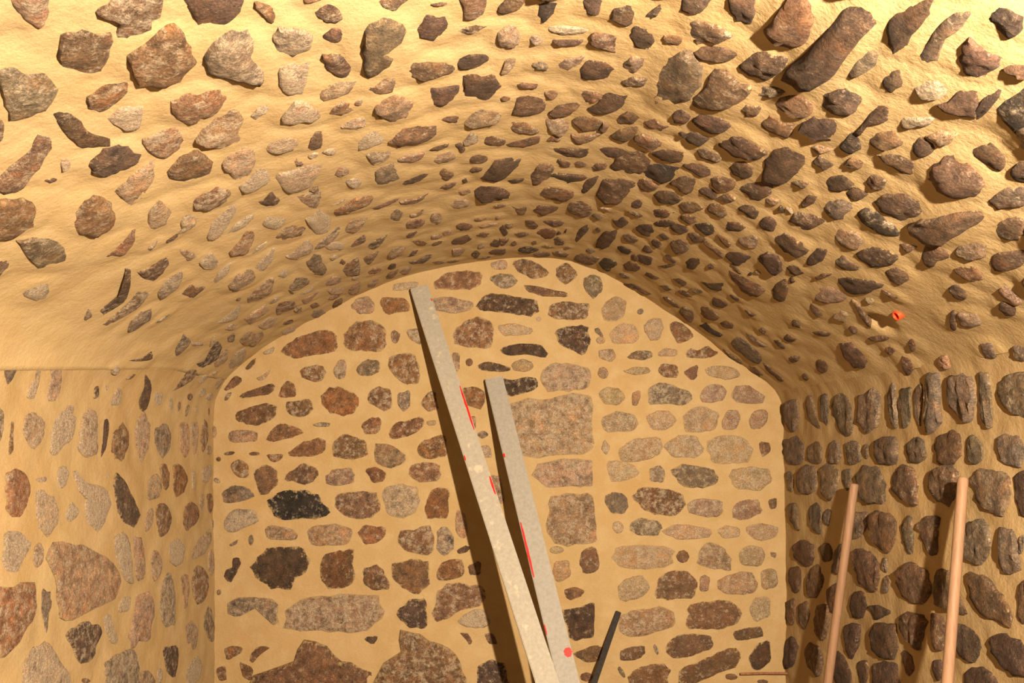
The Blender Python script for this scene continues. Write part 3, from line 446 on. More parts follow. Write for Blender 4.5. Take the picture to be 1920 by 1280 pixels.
def stone_material():
    m, nt, N, L, bs = new_mat('rubble_stone')
    geo = N.new('ShaderNodeNewGeometry')
    pos = geo.outputs['Position']
    ac = N.new('ShaderNodeAttribute')
    ac.attribute_name = 'stone_colour'
    al = N.new('ShaderNodeAttribute')
    al.attribute_name = 'lime'
    ar = N.new('ShaderNodeAttribute')
    ar.attribute_name = 'film'
    # mottling of the rock, coarse and fine
    n1 = noise_node(N, L, pos, 20.0, 7, 0.68)
    r1 = ramp(N, [(0.30, (0.42, 0.41, 0.42)), (0.5, (1, 1, 1)), (0.70, (1.75, 1.62, 1.45))])
    L.new(n1.outputs['Fac'], r1.inputs[0])
    c = mix(N, L, ac.outputs['Alpha'], ac.outputs['Color'], r1.outputs[0], 'MULTIPLY')     # alpha: how mottled the stone is
    n2 = noise_node(N, L, pos, 150.0, 4, 0.75)
    r2 = ramp(N, [(0.32, (0.55, 0.55, 0.55)), (0.5, (1, 1, 1)), (0.70, (1.7, 1.65, 1.55))])
    L.new(n2.outputs['Fac'], r2.inputs[0])
    # rust veins
    n5 = noise_node(N, L, pos, 9.0, 5, 0.6)
    r5 = ramp(N, [(0.50, (0, 0, 0)), (0.66, (1, 1, 1))])
    L.new(n5.outputs['Fac'], r5.inputs[0])
    c = mix(N, L, r5.outputs[0], c, mix(N, L, 1.0, c, (1.14, 0.97, 0.82), 'MULTIPLY'))
    # lime smeared over the faces: threshold moved by the stone's own share
    n3 = noise_node(N, L, pos, 30.0, 8, 0.80)
    add = N.new('ShaderNodeMath')
    add.operation = 'ADD'
    L.new(n3.outputs['Fac'], add.inputs[0])
    L.new(al.outputs['Fac'], add.inputs[1])
    r3 = ramp(N, [(0.63, (0, 0, 0)), (0.76, (1, 1, 1))])
    L.new(add.outputs[0], r3.inputs[0])
    sc = N.new('ShaderNodeMath')
    sc.operation = 'MULTIPLY'
    sc.inputs[1].default_value = 0.85
    L.new(r3.outputs[0], sc.inputs[0])
    c = mix(N, L, sc.outputs[0], c, (0.375, 0.298, 0.215))
    c = mix(N, L, 1.0, c, r2.outputs[0], 'MULTIPLY')
    # ochre mortar left on the rims of the stone
    n6 = noise_node(N, L, pos, 42.0, 6, 0.7)
    ad2 = N.new('ShaderNodeMath')
    ad2.operation = 'ADD'
    L.new(n6.outputs['Fac'], ad2.inputs[0])
    L.new(ar.outputs['Fac'], ad2.inputs[1])
    r6 = ramp(N, [(0.74, (0, 0, 0)), (0.84, (1, 1, 1))])
    L.new(ad2.outputs[0], r6.inputs[0])
    c = mix(N, L, r6.outputs[0], c, (0.350, 0.248, 0.125))
    L.new(c, bs.inputs['Base Color'])
    bs.inputs['Roughness'].default_value = 0.8
    bs.inputs['Specular IOR Level'].default_value = 0.25
    n4 = noise_node(N, L, pos, 60.0, 8, 0.7)
    bump(N, L, bs, n4.outputs['Fac'], 0.9, 0.02)
    return m


STONE = stone_material()


def plain(name, colour, rough, scale=30.0, amp=0.25, bump_d=0.002, metal=0.0, blotch=None, stretch=None):
    m, nt, N, L, bs = new_mat(name)
    tc = N.new('ShaderNodeTexCoord')
    co = tc.outputs['Object']
    if stretch:
        mp = N.new('ShaderNodeMapping')
        mp.inputs['Scale'].default_value = stretch
        L.new(co, mp.inputs['Vector'])
        co = mp.outputs['Vector']
    n = noise_node(N, L, co, scale, 5, 0.6)
    r = ramp(N, [(0.3, (1 - amp,) * 3), (0.7, (1 + amp,) * 3)])
    L.new(n.outputs['Fac'], r.inputs[0])
    c = mix(N, L, 1.0, colour, r.outputs[0], 'MULTIPLY')
    if blotch:
        nb = noise_node(N, L, tc.outputs['Object'], 22.0, 4, 0.55)
        rb = ramp(N, [(0.60, (0, 0, 0)), (0.72, (1, 1, 1))])
        L.new(nb.outputs['Fac'], rb.inputs[0])
        c = mix(N, L, rb.outputs[0], c, blotch)
    L.new(c, bs.inputs['Base Color'])
    bs.inputs['Roughness'].default_value = rough
    bs.inputs['Metallic'].default_value = metal
    bs.inputs['Specular IOR Level'].default_value = 0.2
    bump(N, L, bs, n.outputs['Fac'], 0.3, bump_d)
    return m


M_BAR = plain('plaster_stained_grey_bar', (0.275, 0.250, 0.210), 0.6, 60, 0.12, 0.001, 0.0, (0.40, 0.345, 0.26))
M_BAR2 = plain('grey_bar', (0.250, 0.232, 0.206), 0.6, 60, 0.12, 0.001)
M_END = plain('bar_end', (0.28, 0.25, 0.21), 0.75, 60, 0.2, 0.001)
M_RED = plain('red_paint', (0.52, 0.012, 0.008), 0.5, 80, 0.1, 0.0005)
M_WOOD = plain('pale_handle_wood', (0.215, 0.124, 0.074), 0.55, 18, 0.14, 0.001, stretch=(6, 6, 0.5))
M_IRON = plain('dark_iron', (0.022, 0.018, 0.015), 0.75, 50, 0.35, 0.001)
M_RUST = plain('rusty_iron', (0.20, 0.09, 0.05), 0.8, 70, 0.4, 0.001)
M_ORANGE = plain('orange_plastic', (0.70, 0.055, 0.015), 0.4, 40, 0.05, 0.0005)
M_EARTH = plain('earth_floor', (0.16, 0.12, 0.08), 0.95, 6, 0.3, 0.01)

# ------------------------------------------------------------------ helpers for objects
def tag(o, label=None, category=None, kind=None, group=None):
    for k, v in (('label', label), ('category', category), ('kind', kind), ('group', group)):
        if v:
            o[k] = v
    return o


def mesh_obj(name, verts, faces, mat, parent=None, loc=(0, 0, 0), smooth=False):
    me = bpy.data.meshes.new(name)
    me.from_pydata([tuple(v) for v in verts], [], faces)
    me.materials.append(mat)
    if smooth:
        me.polygons.foreach_set('use_smooth', [True] * len(me.polygons))
    o = bpy.data.objects.new(name, me)
    o.location = loc
    COL.objects.link(o)
    if parent:
        o.parent = parent
    return o


# ------------------------------------------------------------------ read the survey
PALETTE = {'b': (0.126, 0.072, 0.042), 'd': (0.066, 0.042, 0.030), 'k': (0.022, 0.019, 0.017), 'r': (0.158, 0.081, 0.042),
           'p': (0.222, 0.146, 0.098), 'g': (0.136, 0.101, 0.072), 'w': (0.244, 0.186, 0.135), 'v': (0.282, 0.201, 0.122)}
LIME = {'b': 0.09, 'd': 0.05, 'k': 0.09, 'r': 0.10, 'p': 0.14, 'g': 0.11, 'w': 0.20, 'v': 0.13}
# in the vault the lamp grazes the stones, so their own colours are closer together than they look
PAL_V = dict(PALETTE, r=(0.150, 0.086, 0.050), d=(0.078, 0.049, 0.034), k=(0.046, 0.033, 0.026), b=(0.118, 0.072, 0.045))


def chaikin(p, k=0.15):
    q = np.roll(p, -1, 0)
    return np.stack([(1 - k) * p + k * q, k * p + (1 - k) * q], 1).reshape(-1, 2)


def densify(p, n):
    q = np.vstack([p, p[:1]])
    cum = np.concatenate([[0], np.cumsum(np.hypot(*np.diff(q, axis=0).T))])
    t = np.linspace(0, cum[-1], n, endpoint=False)
    return np.stack([np.interp(t, cum, q[:, 0]), np.interp(t, cum, q[:, 1])], 1)


stones = []
for (ox, oy, mag), text in SHEETS:
    for item in text.replace('\n', ';').split(';'):
        item = item.strip()
        if not item:
            continue
        c, *toks = item.split()
        if len(toks) == 1:
            x, y, w, h, a = map(float, toks[0].split(','))
            t = np.linspace(0, 2 * math.pi, 8, endpoint=False)
            ex, ey = np.cos(t) * w / 2, np.sin(t) * h / 2
            ca, sa = math.cos(math.radians(a)), math.sin(math.radians(a))
            p = np.stack([x + ex * ca - ey * sa, y + ex * sa + ey * ca], 1)
        else:
            p = np.array([[float(v) for v in k.split(',')] for k in toks])
        p = p / mag + np.array([ox, oy])
        area = 0.5 * abs(np.dot(p[:, 0], np.roll(p[:, 1], 1)) - np.dot(p[:, 1], np.roll(p[:, 0], 1)))
        cen = p.mean(0)
        sf = surface_of(*cen)
        p = cen + (chaikin(p, 0.08 if sf == 'V' else 0.15) - cen) * {'V': 1.20, 'R': 1.13, 'L': 1.07, 'B': 1.07}[sf]
        n = 16 if area < 500 else (20 if area < 2000 else 26)
        p = densify(p, n)
        # ragged edge
        rad = np.hypot(*(p - cen).T)[:, None]
        seed = random.random() * 50
        wob = np.array([noise.noise(Vector((q[0] / 14.0, q[1] / 14.0, seed))) for q in p])[:, None]
        p = cen + (p - cen) * (1 + 0.14 * wob + np.random.RandomState(len(stones)).uniform(-0.05, 0.05, (n, 1)))
        stones.append(dict(c=c, px=p, cen=cen, area=area, surf=sf))

for k, st in enumerate(stones):
    rnd = random.Random(k * 31 + 5)
    p, cen, sf = st['px'], st['cen'], st['surf']
    if sf == 'B':
        pts = [at_y(px, py, D - 0.01) for px, py in p]
        uv = np.array([(q.x, q.z) for q in pts])
        h = rnd.uniform(0.007, 0.016)
        if st['area'] > 7000 and cen[1] > 1200:        # the rough footing stones stand out from the wall
            h = 0.045
    else:
        s0, y0 = hit_prof(*cen, 0)
        size = math.sqrt(st['area']) * y0 / F
        if sf == 'V':
            h = min(0.046, max(0.014, size * rnd.uniform(0.20, 0.36)))
        elif sf == 'R':
            h = min(0.034, max(0.014, size * rnd.uniform(0.16, 0.26)))
        else:
            h = min(0.020, max(0.008, size * rnd.uniform(0.08, 0.15)))
        vp = np.array([960.0, 820.0]) - cen
        vp /= np.linalg.norm(vp)
        along = (p - cen) @ vp
        ext = max(1e-3, np.abs(along).max())
        off = h * (0.45 + 0.45 * along / ext)          # near rim sits in the mortar, far rim is seen on top
        uv = np.array([hit_prof(px, py, o) for (px, py), o in zip(p, off)])
        uv[:, 1] = np.minimum(uv[:, 1], D + 0.01)
    st['uv'], st['h'] = uv, h
    c0 = uv.mean(0)
    st['uc'] = c0
    st['ru'] = np.abs(uv[:, 0] - c0[0]).max()
    st['rv'] = np.abs(uv[:, 1] - c0[1]).max()

# the masonry goes on towards the camera, outside the photograph: courses laid out on the surface itself
n_seen = len(stones)


def project(q):
    fwd = q[1] * CP + q[2] * SP
    up = -q[1] * SP + q[2] * CP
    return CX + F * q[0] / fwd, CY - F * up / fwd


fill = random.Random(99)
for sf, u0, u1 in (('L', 0.15, S_L - 0.08), ('V', S_L + 0.30, S_R - 0.10), ('R', S_R + 0.12, SARC[-1] - 0.15)):
    du, dv = {'L': (0.19, 0.115), 'V': (0.135, 0.165), 'R': (0.165, 0.125)}[sf]
    row = 0
    u = u0
    while u < u1:
        v = 0.55 + (row % 2) * dv * 0.5
        while v < 3.4:
            cu, cv = u + fill.uniform(-0.2, 0.2) * du, v + fill.uniform(-0.18, 0.18) * dv
            v += dv * fill.uniform(0.85, 1.25)
            p2, n2_ = prof_at(cu)
            px, py = project(np.array([p2[0], cv, p2[1]]))
            m = 24
            if -m < px < 1920 + m and -m < py < 1280 + m:
                continue
            au, av = du * fill.uniform(0.30, 0.44), dv * fill.uniform(0.30, 0.44)
            sd = fill.random() * 60
            t = np.linspace(0, 2 * math.pi, 16, endpoint=False)
            w = np.array([1 + 0.30 * noise.noise(Vector((math.cos(a) * 1.3, math.sin(a) * 1.3, sd))) for a in t])
            uv = np.stack([cu + au * w * np.cos(t), cv + av * w * np.sin(t)], 1)
            stones.append(dict(c=fill.choice('bbbrgpdw' if sf != 'R' else 'ggbbd'), px=None, cen=np.array([px, py]), area=1.0, surf=sf, uv=uv,
                               h={'L': 0.012, 'V': 0.030, 'R': 0.024}[sf] * fill.uniform(0.8, 1.2), uc=uv.mean(0),
                               ru=au * 1.1, rv=av * 1.1))
        u += du
        row += 1

SEAM_X = at_y(1113, 800, D).x
HOLE = hit_prof(1650, 606, 0)


def base_offset(sf, u, v):
    """large unevenness of the masonry, metres proud of the ideal surface"""
    if sf == 'B':
        return 0.012 / (1 + math.exp(-(u - SEAM_X) / 0.012))
    if sf == 'V':
        ledge = 0.024 * math.exp(-max(0.0, u - S_L - seam_shift(v)) / 0.12) * min(1.0, max(0.0, (4.0 - v) / 0.9))
        calm = min(1.0, max(0.0, (S_R - u) / 0.3)) * min(1.0, max(0.0, (u - S_L) / 0.3))
        return ledge + 0.016 * calm * noise.noise(Vector((u * 1.6, v * 1.3, 3.3)))
    calm = min(1.0, max(0.0, abs(u - (S_L if sf == 'L' else S_R)) / 0.3))
    return 0.012 * calm * noise.noise(Vector((u * 2.0, v * 1.6, 9.1 if sf == 'L' else 5.7)))


def place(sf, u, v, h):
    if sf == 'B':
        return np.array([u, D - h, v])
    p, n = prof_at(u)
    q = p + n * h
    return np.array([q[0], v, q[1]])


# ------------------------------------------------------------------ mortar sheets: walls, vault, end wall
def mortar(sf, us, vs_, amp_b, amp_n):
    """grid of (u, v) and the mortar height there"""
    nu, nv = len(us), len(vs_)
    U2, V2 = np.meshgrid(us, vs_, indexing='ij')
    if sf == 'V':
        sh = np.array([seam_shift(v) for v in vs_])
        U2 = U2 + sh[None, :] * np.clip(1 - (us - S_L) / 0.7, 0, 1)[:, None]
    H = np.zeros((nu, nv))
    for i in range(nu):
        for j in range(nv):
            u, v = U2[i, j], V2[i, j]
            a = noise.noise(Vector((u * 5.0, v * 4.5, 1.7)))
            b = noise.noise(Vector((u * 14.0, v * 14.0, 7.7)))
            H[i, j] = amp_n * (a + 0.45 * b) + base_offset(sf, u, v)
    R = np.zeros((nu, nv))
    for st in stones:
        if st['surf'] != sf:
            continue
        ru, rv = st['ru'] * 1.35 + 0.02, st['rv'] * 1.35 + 0.02
        i0, i1 = np.searchsorted(us, [st['uc'][0] - ru - 0.12, st['uc'][0] + ru + 0.12])
        j0, j1 = np.searchsorted(vs_, [st['uc'][1] - rv, st['uc'][1] + rv])
        if i1 <= i0 or j1 <= j0:
            continue
        U = (U2[i0:i1, j0:j1] - st['uc'][0]) / ru
        V = (V2[i0:i1, j0:j1] - st['uc'][1]) / rv
        d = np.clip(1 - U * U - V * V, 0, 1)
        R[i0:i1, j0:j1] = np.maximum(R[i0:i1, j0:j1], amp_b * st['h'] * np.minimum(1, 1.5 * d))
    H += R
    if sf == 'V':
        U = (U2 - HOLE[0]) / 0.05
        V = (V2 - HOLE[1]) / 0.07
        H -= 0.035 * np.exp(-(U * U + V * V) ** 2)
        H[0, :] = -0.01
    return U2, V2, H


def sheet(name, sf, grid, mat):
    U2, V2, H = grid
    nu, nv = H.shape
    P = np.zeros((nu, nv, 3))
    if sf == 'B':
        P[..., 0] = U2
        P[..., 2] = V2
        P[..., 1] = D - H
    else:
        k = np.arange(NP_)
        I = np.interp(U2, SARC, k)
        nx, nz = np.interp(I, k, NRM[:, 0]), np.interp(I, k, NRM[:, 1])
        P[..., 0] = np.interp(I, k, PROF[:, 0]) + nx * H
        P[..., 2] = np.interp(I, k, PROF[:, 1]) + nz * H
        P[..., 1] = V2
    idx = np.arange(nu * nv).reshape(nu, nv)
    q = np.stack([idx[:-1, :-1], idx[1:, :-1], idx[1:, 1:], idx[:-1, 1:]], -1).reshape(-1, 4)
    me = bpy.data.meshes.new(name)
    me.vertices.add(nu * nv)
    me.vertices.foreach_set('co', P.reshape(-1))
    me.loops.add(q.size)
    me.loops.foreach_set('vertex_index', q.reshape(-1))
    me.polygons.add(len(q))
    me.polygons.foreach_set('loop_start', np.arange(0, q.size, 4))
    me.polygons.foreach_set('loop_total', np.full(len(q), 4))
    me.polygons.foreach_set('use_smooth', np.ones(len(q), bool))
    me.update()
    me.validate()
    me.materials.append(mat)
    o = bpy.data.objects.new(name, me)
    COL.objects.link(o)
    o['kind'] = 'structure'
    return o


def ys(step):
    return np.concatenate([np.arange(Y0 - 0.02, 1.2, 0.12), np.arange(1.2, D + 0.03, step)])


ST = 0.0165
us = np.arange(S_L, S_R + ST, ST)
v_ = ys(ST)
ceiling = sheet('ceiling', 'V', mortar('V', us, v_, 0.40, 0.004), PLASTER_VAULT)
tag(ceiling, 'rubble stone barrel vault pointed with yellow ochre lime plaster', 'vault')
us = np.arange(0.0, S_L + 0.12, 0.02)
v_ = ys(0.02)
wall_left = sheet('wall_left', 'L', mortar('L', us, v_, 0.45, 0.006), PLASTER)
tag(wall_left, 'long plastered side wall with upright white-smeared stones below the smooth vault haunch', 'wall')
us = np.arange(S_R, SARC[-1], 0.02)
wall_right = sheet('wall_right', 'R', mortar('R', us, v_, 0.25, 0.007), PLASTER)
tag(wall_right, 'side wall of bulging grey-brown stones behind the two wooden poles', 'wall')
us = np.arange(PROF[:, 0].min() - 0.03, PROF[:, 0].max() + 0.05, 0.02)
v_ = np.arange(FLOOR_Z - 0.02, PROF[:, 1].max() + 0.06, 0.02)
wall_back = sheet('wall_back', 'B', mortar('B', us, v_, 0.35, 0.003), PLASTER)
tag(wall_back, 'arched end wall of coursed brown rubble stones set in ochre plaster', 'wall')
HOST = {'V': ceiling, 'L': wall_left, 'R': wall_right, 'B': wall_back}


def box(name, lo, hi, mat):
    v = [(x, y, z) for x in (lo[0], hi[0]) for y in (lo[1], hi[1]) for z in (lo[2], hi[2])]
    f = [(0, 1, 3, 2), (4, 6, 7, 5), (0, 4, 5, 1), (2, 3, 7, 6), (0, 2, 6, 4), (1, 5, 7, 3)]
    return mesh_obj(name, v, f, mat)


fl = box('floor', (-2.2, Y0 - 0.1, FLOOR_Z - 0.2), (2.1, D + 0.1, FLOOR_Z), M_EARTH)
tag(fl, 'bare earth floor of the cellar', 'floor', 'structure')


# ------------------------------------------------------------------ the stones
def stone_geometry(st, k):
    rnd = random.Random(k * 17 + 3)
    sf, uv, h, c0 = st['surf'], st['uv'], st['h'], st['uc']
    b0 = base_offset(sf, c0[0], c0[1])
    n = len(uv)
    r0 = max(1e-4, 0.5 * (st['ru'] + st['rv']))
    # a broken face: the lowest of a few slanted planes, like a hammer-dressed rubble stone
    rough = {'V': 0.95, 'R': 0.55, 'L': 0.30, 'B': 0.22}[sf]
    if sf == 'B' and h > 0.04:
        rough = 0.8
    planes = [(1.0, 0.0, 0.0)]
    for _ in range(4 if sf == 'V' else 3):
        a = rnd.uniform(0, 2 * math.pi)
        sl = rnd.uniform(0.3, 1.0) * rough
        planes.append((rnd.uniform(0.95, 1.25), sl * math.cos(a), sl * math.sin(a)))
    sd = rnd.random() * 90

    def top(u, v):
        x, y = (u - c0[0]) / max(st['ru'], 1e-4), (v - c0[1]) / max(st['rv'], 1e-4)
        z = min(a + b * x + c * y for a, b, c in planes)
        z += 0.30 * rough * noise.noise(Vector((x * 2.2, y * 2.2, sd)))
        if sf == 'R':                                   # bedding grooves of the upright slabs
            z += 0.55 * noise.noise(Vector((x * 0.7, y * 3.2, sd + 4.0)))
        return h * max(0.30, z)

    rings = [(1.0, -0.02, 0), (1.0, 0.55, 1), (0.93, 0.86, 1), (0.72, 0.97, 1), (0.40, 1.0, 1)]
    verts, faces = [], []
    for sc, hh, on in rings:
        for u, v in c0 + (uv - c0) * sc:
            jit = rnd.uniform(-0.07, 0.07) * h if (on and sc > 0.8) else 0.0
            z = (top(u, v) * hh + jit) if on else -0.012
            verts.append(place(sf, u, v, z + b0))
    m = len(rings)
    for r in range(m - 1):
        for i in range(n):
            j = (i + 1) % n
            faces.append((r * n + i, r * n + j, (r + 1) * n + j, (r + 1) * n + i))
    verts.append(place(sf, c0[0], c0[1], top(*c0) + b0))
    ci = len(verts) - 1
    for i in range(n):
        faces.append(((m - 1) * n + i, (m - 1) * n + (i + 1) % n, ci))
    faces.append(tuple(range(n)))
    # make the faces look into the room
    V = np.array(verts)
    nn = sum(np.cross(V[g[1]] - V[g[0]], V[g[2]] - V[g[0]]) for g in faces[(m - 1) * n:(m - 1) * n + n])
    inward = place(sf, c0[0], c0[1], 0.1) - place(sf, c0[0], c0[1], 0.0)
    if nn @ inward < 0:
        faces = [tuple(reversed(g)) for g in faces[:-1]] + [faces[-1]]
    else:
        faces[-1] = tuple(reversed(faces[-1]))
    return V, faces


def stone_look(st, k):
    rnd = random.Random(k * 13 + 1)
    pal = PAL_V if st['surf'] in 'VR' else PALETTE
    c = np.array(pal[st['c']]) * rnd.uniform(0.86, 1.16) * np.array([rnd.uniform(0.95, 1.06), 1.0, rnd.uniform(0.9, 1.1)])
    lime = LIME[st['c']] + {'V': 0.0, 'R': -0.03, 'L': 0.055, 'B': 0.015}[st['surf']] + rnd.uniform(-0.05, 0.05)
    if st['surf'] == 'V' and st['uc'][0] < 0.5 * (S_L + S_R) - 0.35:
        lime += 0.06                                  # more lime smear on the left haunch, partly to paint its stones brighter
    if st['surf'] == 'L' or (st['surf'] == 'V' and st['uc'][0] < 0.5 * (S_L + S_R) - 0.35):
        c = c * 1.18  # left side's extra brightness put into the stone colour
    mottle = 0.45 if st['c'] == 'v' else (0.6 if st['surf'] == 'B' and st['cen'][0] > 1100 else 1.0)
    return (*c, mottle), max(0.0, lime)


def rim_film(st, V):
    """share of mortar smeared over the rim of the stone, per vertex"""
    n = len(st['uv'])
    e = {'V': 0.20, 'R': 0.17, 'L': 0.28, 'B': 0.31}[st['surf']]
    a = np.zeros(len(V))
    a[:2 * n] = e
    a[2 * n:3 * n] = 0.72 * e
    a[3 * n:4 * n] = 0.25 * e
    return a


def finish(me, cols, limes, films):
    ca = me.attributes.new('stone_colour', 'FLOAT_COLOR', 'POINT')
    ca.data.foreach_set('color', np.asarray(cols, np.float32).reshape(-1))
    la = me.attributes.new('lime', 'FLOAT', 'POINT')
    la.data.foreach_set('value', np.asarray(limes, np.float32).reshape(-1))
    fa = me.attributes.new('film', 'FLOAT', 'POINT')
    fa.data.foreach_set('value', np.asarray(films, np.float32).reshape(-1))
    me.materials.append(STONE)
    me.polygons.foreach_set('use_smooth', [True] * len(me.polygons))
    me.set_sharp_from_angle(angle=math.radians(46))
    me.update()


order = {}
for sf in 'VLRB':
    ids = sorted((k for k, s in enumerate(stones) if s['surf'] == sf), key=lambda k: -stones[k]['area'])
    order[sf] = ids
    for k in ids[:300]:
        st = stones[k]
        V, faces = stone_geometry(st, k)
        org = place(sf, st['uc'][0], st['uc'][1], 0.0)
        me = bpy.data.meshes.new('stone')
        me.from_pydata((V - org).tolist(), [], faces)
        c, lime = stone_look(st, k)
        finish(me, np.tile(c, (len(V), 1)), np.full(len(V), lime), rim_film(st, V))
        o = bpy.data.objects.new('stone', me)
        o.location = org
        COL.objects.link(o)
        o.parent = HOST[sf]
    rest = ids[300:]
    if rest:
        AV, AF, AC, AL, AM = [], [], [], [], []
        for k in rest:
            V, faces = stone_geometry(stones[k], k)
            b = sum(len(a) for a in AV)
            AV.append(V)
            AF += [tuple(i + b for i in f) for f in faces]
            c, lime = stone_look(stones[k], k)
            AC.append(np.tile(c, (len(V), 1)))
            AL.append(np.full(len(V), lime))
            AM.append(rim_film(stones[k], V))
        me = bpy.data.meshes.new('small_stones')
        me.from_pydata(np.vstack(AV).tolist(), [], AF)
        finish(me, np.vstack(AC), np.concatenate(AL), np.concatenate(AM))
        o = bpy.data.objects.new('small_stones', me)
        COL.objects.link(o)
        o.parent = HOST[sf]
        o['kind'] = 'stuff'
        o['label'] = 'smallest pebbles packed between the larger vault stones'
print('stones', {k: len(v) for k, v in order.items()})


# ------------------------------------------------------------------ leaning bars, poles and small fittings
def beam_frame(a, b, side=Vector((1, 0, 0))):
    ax = (b - a).normalized()
    w = (side - ax * side.dot(ax)).normalized()
    return ax, w, ax.cross(w)


def beam(name, a, b, width, thick, mat, parent, origin, bev=0.004):
    """rectangular bar from a to b; a, b lie on the axis of the bar"""
    ax, w, n = beam_frame(a, b)
    bm = bmesh.new()
    vs4 = []
    for p in (a, b):
        for sx, sy in ((-1, -1), (1, -1), (1, 1), (-1, 1)):
            vs4.append(bm.verts.new(p + w * sx * width / 2 + n * sy * thick / 2 - origin))
    for f in ((0, 3, 2, 1), (4, 5, 6, 7), (0, 1, 5, 4), (1, 2, 6, 5), (2, 3, 7, 6), (3, 0, 4, 7)):
        bm.faces.new([vs4[i] for i in f])
    bmesh.ops.bevel(bm, geom=list(bm.edges), offset=bev, segments=2, affect='EDGES')
    bmesh.ops.recalc_face_normals(bm, faces=bm.faces)
    me = bpy.data.meshes.new(name)
    bm.to_mesh(me)
    bm.free()
    me.materials.append(mat)
    o = bpy.data.objects.new(name, me)
    COL.objects.link(o)
    o.parent = parent
    return o


def thing(name, loc, label, category, group=None):
    e = bpy.data.objects.new(name, None)
    e.location = loc
    e.empty_display_size = 0.1
    COL.objects.link(e)
    return tag(e, label, category, None, group)


def extend_to_floor(a, b, lift):
    t = (FLOOR_Z + lift - a.z) / (b.z - a.z)
    return a + (b - a) * t


def paint(root, org, a, b, w, n, t0, t1, across, half, depth, kind, seed):
    """a thin irregular smear of red paint following the bar; across = centre over the width, kind front or side"""
    rnd = random.Random(seed)
    L_ = (b - a).length
    ax = (b - a).normalized()
    N_ = 10
    verts, faces = [], []
    for i in range(N_ + 1):
        t = t0 + (t1 - t0) * i / N_
        env = math.sin(math.pi * (0.06 + 0.88 * i / N_)) ** 0.5
        e0, e1 = half * env * rnd.uniform(0.75, 1.1), half * env * rnd.uniform(0.75, 1.1)
        base = a + ax * (t * L_)
        if kind == 'front':
            for d in (across - e0, across + e1):
                for dd in (depth, depth + 0.0015 * CAMSIDE):
                    verts.append(base + w * d + n * dd - org)
        else:
            for d in (-e0, e1):
                for dd in (across, across + math.copysign(0.0015, across)):
                    verts.append(base + n * d + w * dd - org)
    for i in range(N_):
        o, p = i * 4, (i + 1) * 4
        faces += [(o, p, p + 2, o + 2), (o + 1, o + 3, p + 3, p + 1), (o, o + 1, p + 1, p), (o + 2, p + 2, p + 3, o + 3)]
    e = N_ * 4
    faces += [(0, 2, 3, 1), (e, e + 1, e + 3, e + 2)]
    ob = mesh_obj('paint_mark', verts, faces, M_RED, root)
    ob['label'] = 'bright red paint mark'
    return ob


CAMSIDE = 1.0
BARS = [
    dict(top=(786, 541), low=(1026, 1280), d_low=0.86, w=0.112, mat=M_BAR, label='longer grey plaster-spotted straightedge leaning on the arched end wall',
         marks=[('front', 0.305, 0.425, 0.0485, 0.0065), ('front', 0.545, 0.590, 0.048, 0.0065), ('front', 0.045, 0.053, 0.050, 0.004), ('front', 0.478, 0.492, -0.051, 0.004)]),
    dict(top=(926, 711), low=(1066, 1280), d_low=0.70, w=0.112, mat=M_BAR2, label='shorter plain grey straightedge with a round red paint spot near its foot',
         marks=[('front', 0.515, 0.690, -0.048, 0.007), ('front', 0.278, 0.293, -0.050, 0.006), ('front', 0.83, 0.86, -0.052, 0.004), ('front', 0.908, 0.934, 0.034, 0.023)]),
]
for q, br in enumerate(BARS):
    thick = 0.05
    a = at_y(*br['top'], D - 0.045)
    b = at_y(*br['low'], D - br['d_low'])
    foot = extend_to_floor(a, b, 0.012)
    root = thing('straightedge', foot, br['label'], 'straightedge')
    ax, w, n = beam_frame(a, foot)
    if n.y > 0:
        CAMSIDE = -1.0
    else:
        CAMSIDE = 1.0
    beam('bar', a, foot, br['w'], thick, br['mat'], root, foot)
    cap = beam('end_cap', a - ax * 0.004, a + ax * 0.010, br['w'] * 0.94, thick * 0.9, M_END, root, foot, 0.002)
    vis = (b - a).length
    for i, (kind, t0, t1, acr, half) in enumerate(br['marks']):
        if kind == 'front':
            paint(root, foot, a, b, w, n, t0, t1, acr, half, CAMSIDE * thick / 2, 'front', 40 + i + 10 * q)
        else:
            paint(root, foot, a, b, w, n, t0, t1, acr * br['w'] / 2, half, 0, 'side', 60 + i)


def rod(name, pts, radii, mat, parent, org, seg=14, caps=True):
    verts, faces = [], []
    n = len(pts)
    ax = (pts[-1] - pts[0]).normalized()
    s = Vector((1, 0, 0)) if abs(ax.x) < 0.8 else Vector((0, 1, 0))
    e1 = (s - ax * s.dot(ax)).normalized()
    e2 = ax.cross(e1)
    for p, r in zip(pts, radii):
        for k in range(seg):
            t = 2 * math.pi * k / seg
            verts.append(p + e1 * r * math.cos(t) + e2 * r * math.sin(t) - org)
    for i in range(n - 1):
        for k in range(seg):
            j = (k + 1) % seg
            faces.append((i * seg + k, i * seg + j, (i + 1) * seg + j, (i + 1) * seg + k))
    if caps:
        faces.append(tuple(reversed(range(seg))))
        faces.append(tuple(range((n - 1) * seg, n * seg)))
    o = mesh_obj(name, verts, faces, mat, parent, (0, 0, 0) if parent else org, True)
    o.data.set_sharp_from_angle(angle=math.radians(50))
    return o


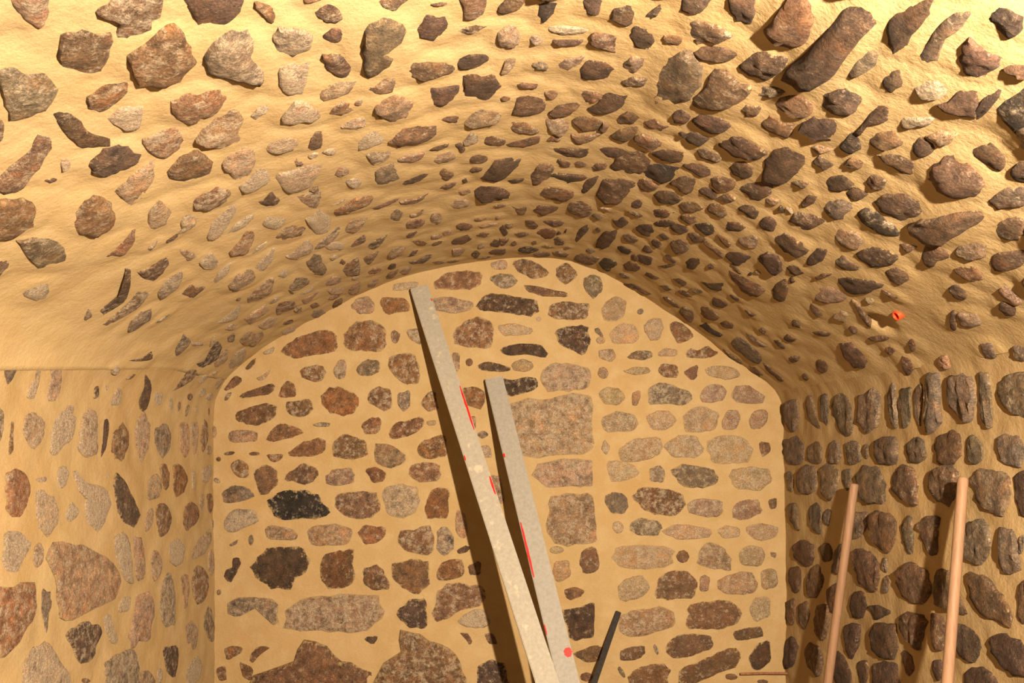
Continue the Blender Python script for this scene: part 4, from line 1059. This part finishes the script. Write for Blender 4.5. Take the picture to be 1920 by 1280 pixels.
XR_TOP = at_y(1466, 800, D).x
for top, low, xl, dia, label in (
        ((1602, 906), (1552, 1280), 0.19, 0.040, 'wooden pole leaning on the right-hand stone wall, the one closer to the arched end wall'),
        ((1806, 894), (1776, 1280), 0.19, 0.037, 'wooden pole leaning on the right-hand stone wall, the one farther from the arched end wall')):
    a = at_x(*top, XR_TOP - 0.055)
    b = at_x(*low, XR_TOP - xl)
    foot = extend_to_floor(a, b, 0.0)
    ax = (foot - a).normalized()
    r = dia / 2
    L_ = (foot - a).length
    pts = [a, a + ax * 0.004, a + ax * 0.012] + [a + ax * (0.012 + (L_ - 0.012) * t) for t in (0.25, 0.5, 0.75, 1.0)]
    rad = [r * 0.70, r * 0.92, r] + [r * 1.0, r * 1.02, r * 1.03, r * 1.0]
    o = rod('wooden_pole', pts, rad, M_WOOD, None, foot)
    tag(o, label, 'pole')

# dark flat iron bar
a = at_y(1160, 1146, D - 0.035)
b = at_y(1114, 1280, D - 0.14)
foot = extend_to_floor(a, b, 0.006)
o = beam('iron_bar', a, foot, 0.034, 0.014, M_IRON, None, foot, 0.003)
o.location = foot
tag(o, 'short dark flat iron bar leaning on the arched end wall beside the grey straightedges', 'bar')

# thin rod sticking out of the corner near the floor
a = at_y(1476, 1262, D - 0.055)
b = at_y(1388, 1263, D - 0.05)
o = rod('iron_rod', [a + (a - b) * 0.25, a, (a + b) / 2 + Vector((0, 0, 0.002)), b], [0.007] * 4, M_RUST, None, b, 8)
tag(o, 'thin rusty iron rod sticking out of the corner low on the arched end wall', 'rod')

# orange conduit end in the plaster of the vault
s0, y0 = hit_prof(1677, 602, 0.03)
p, n2 = prof_at(s0)
nrm = Vector((n2[0], 0, n2[1]))
axd = (nrm * 0.85 + Vector((0, -0.12, 0)) + Vector((-0.45, 0, 0.2))).normalized()
cen = Vector((p[0], y0, p[1]))
tube_root = thing('conduit', cen, 'bright orange plastic conduit stub poking out of the vault plaster', 'conduit')
e1 = axd.cross(Vector((0, 1, 0))).normalized()
e2 = axd.cross(e1)
verts, faces = [], []
prof_t = [(0.018, -0.06), (0.018, 0.012), (0.0172, 0.0135), (0.0145, 0.0135), (0.0138, 0.012), (0.0138, -0.05)]
SG = 20
for r, z in prof_t:
    for k in range(SG):
        t = 2 * math.pi * k / SG
        verts.append(e1 * r * math.cos(t) + e2 * r * math.sin(t) + axd * z)
for i in range(len(prof_t) - 1):
    for k in range(SG):
        j = (k + 1) % SG
        faces.append((i * SG + k, i * SG + j, (i + 1) * SG + j, (i + 1) * SG + k))
faces.append(tuple(range((len(prof_t) - 1) * SG, len(prof_t) * SG)))
tb = mesh_obj('tube', verts, faces, M_ORANGE, tube_root, smooth=True)
tb.data.set_sharp_from_angle(angle=math.radians(40))
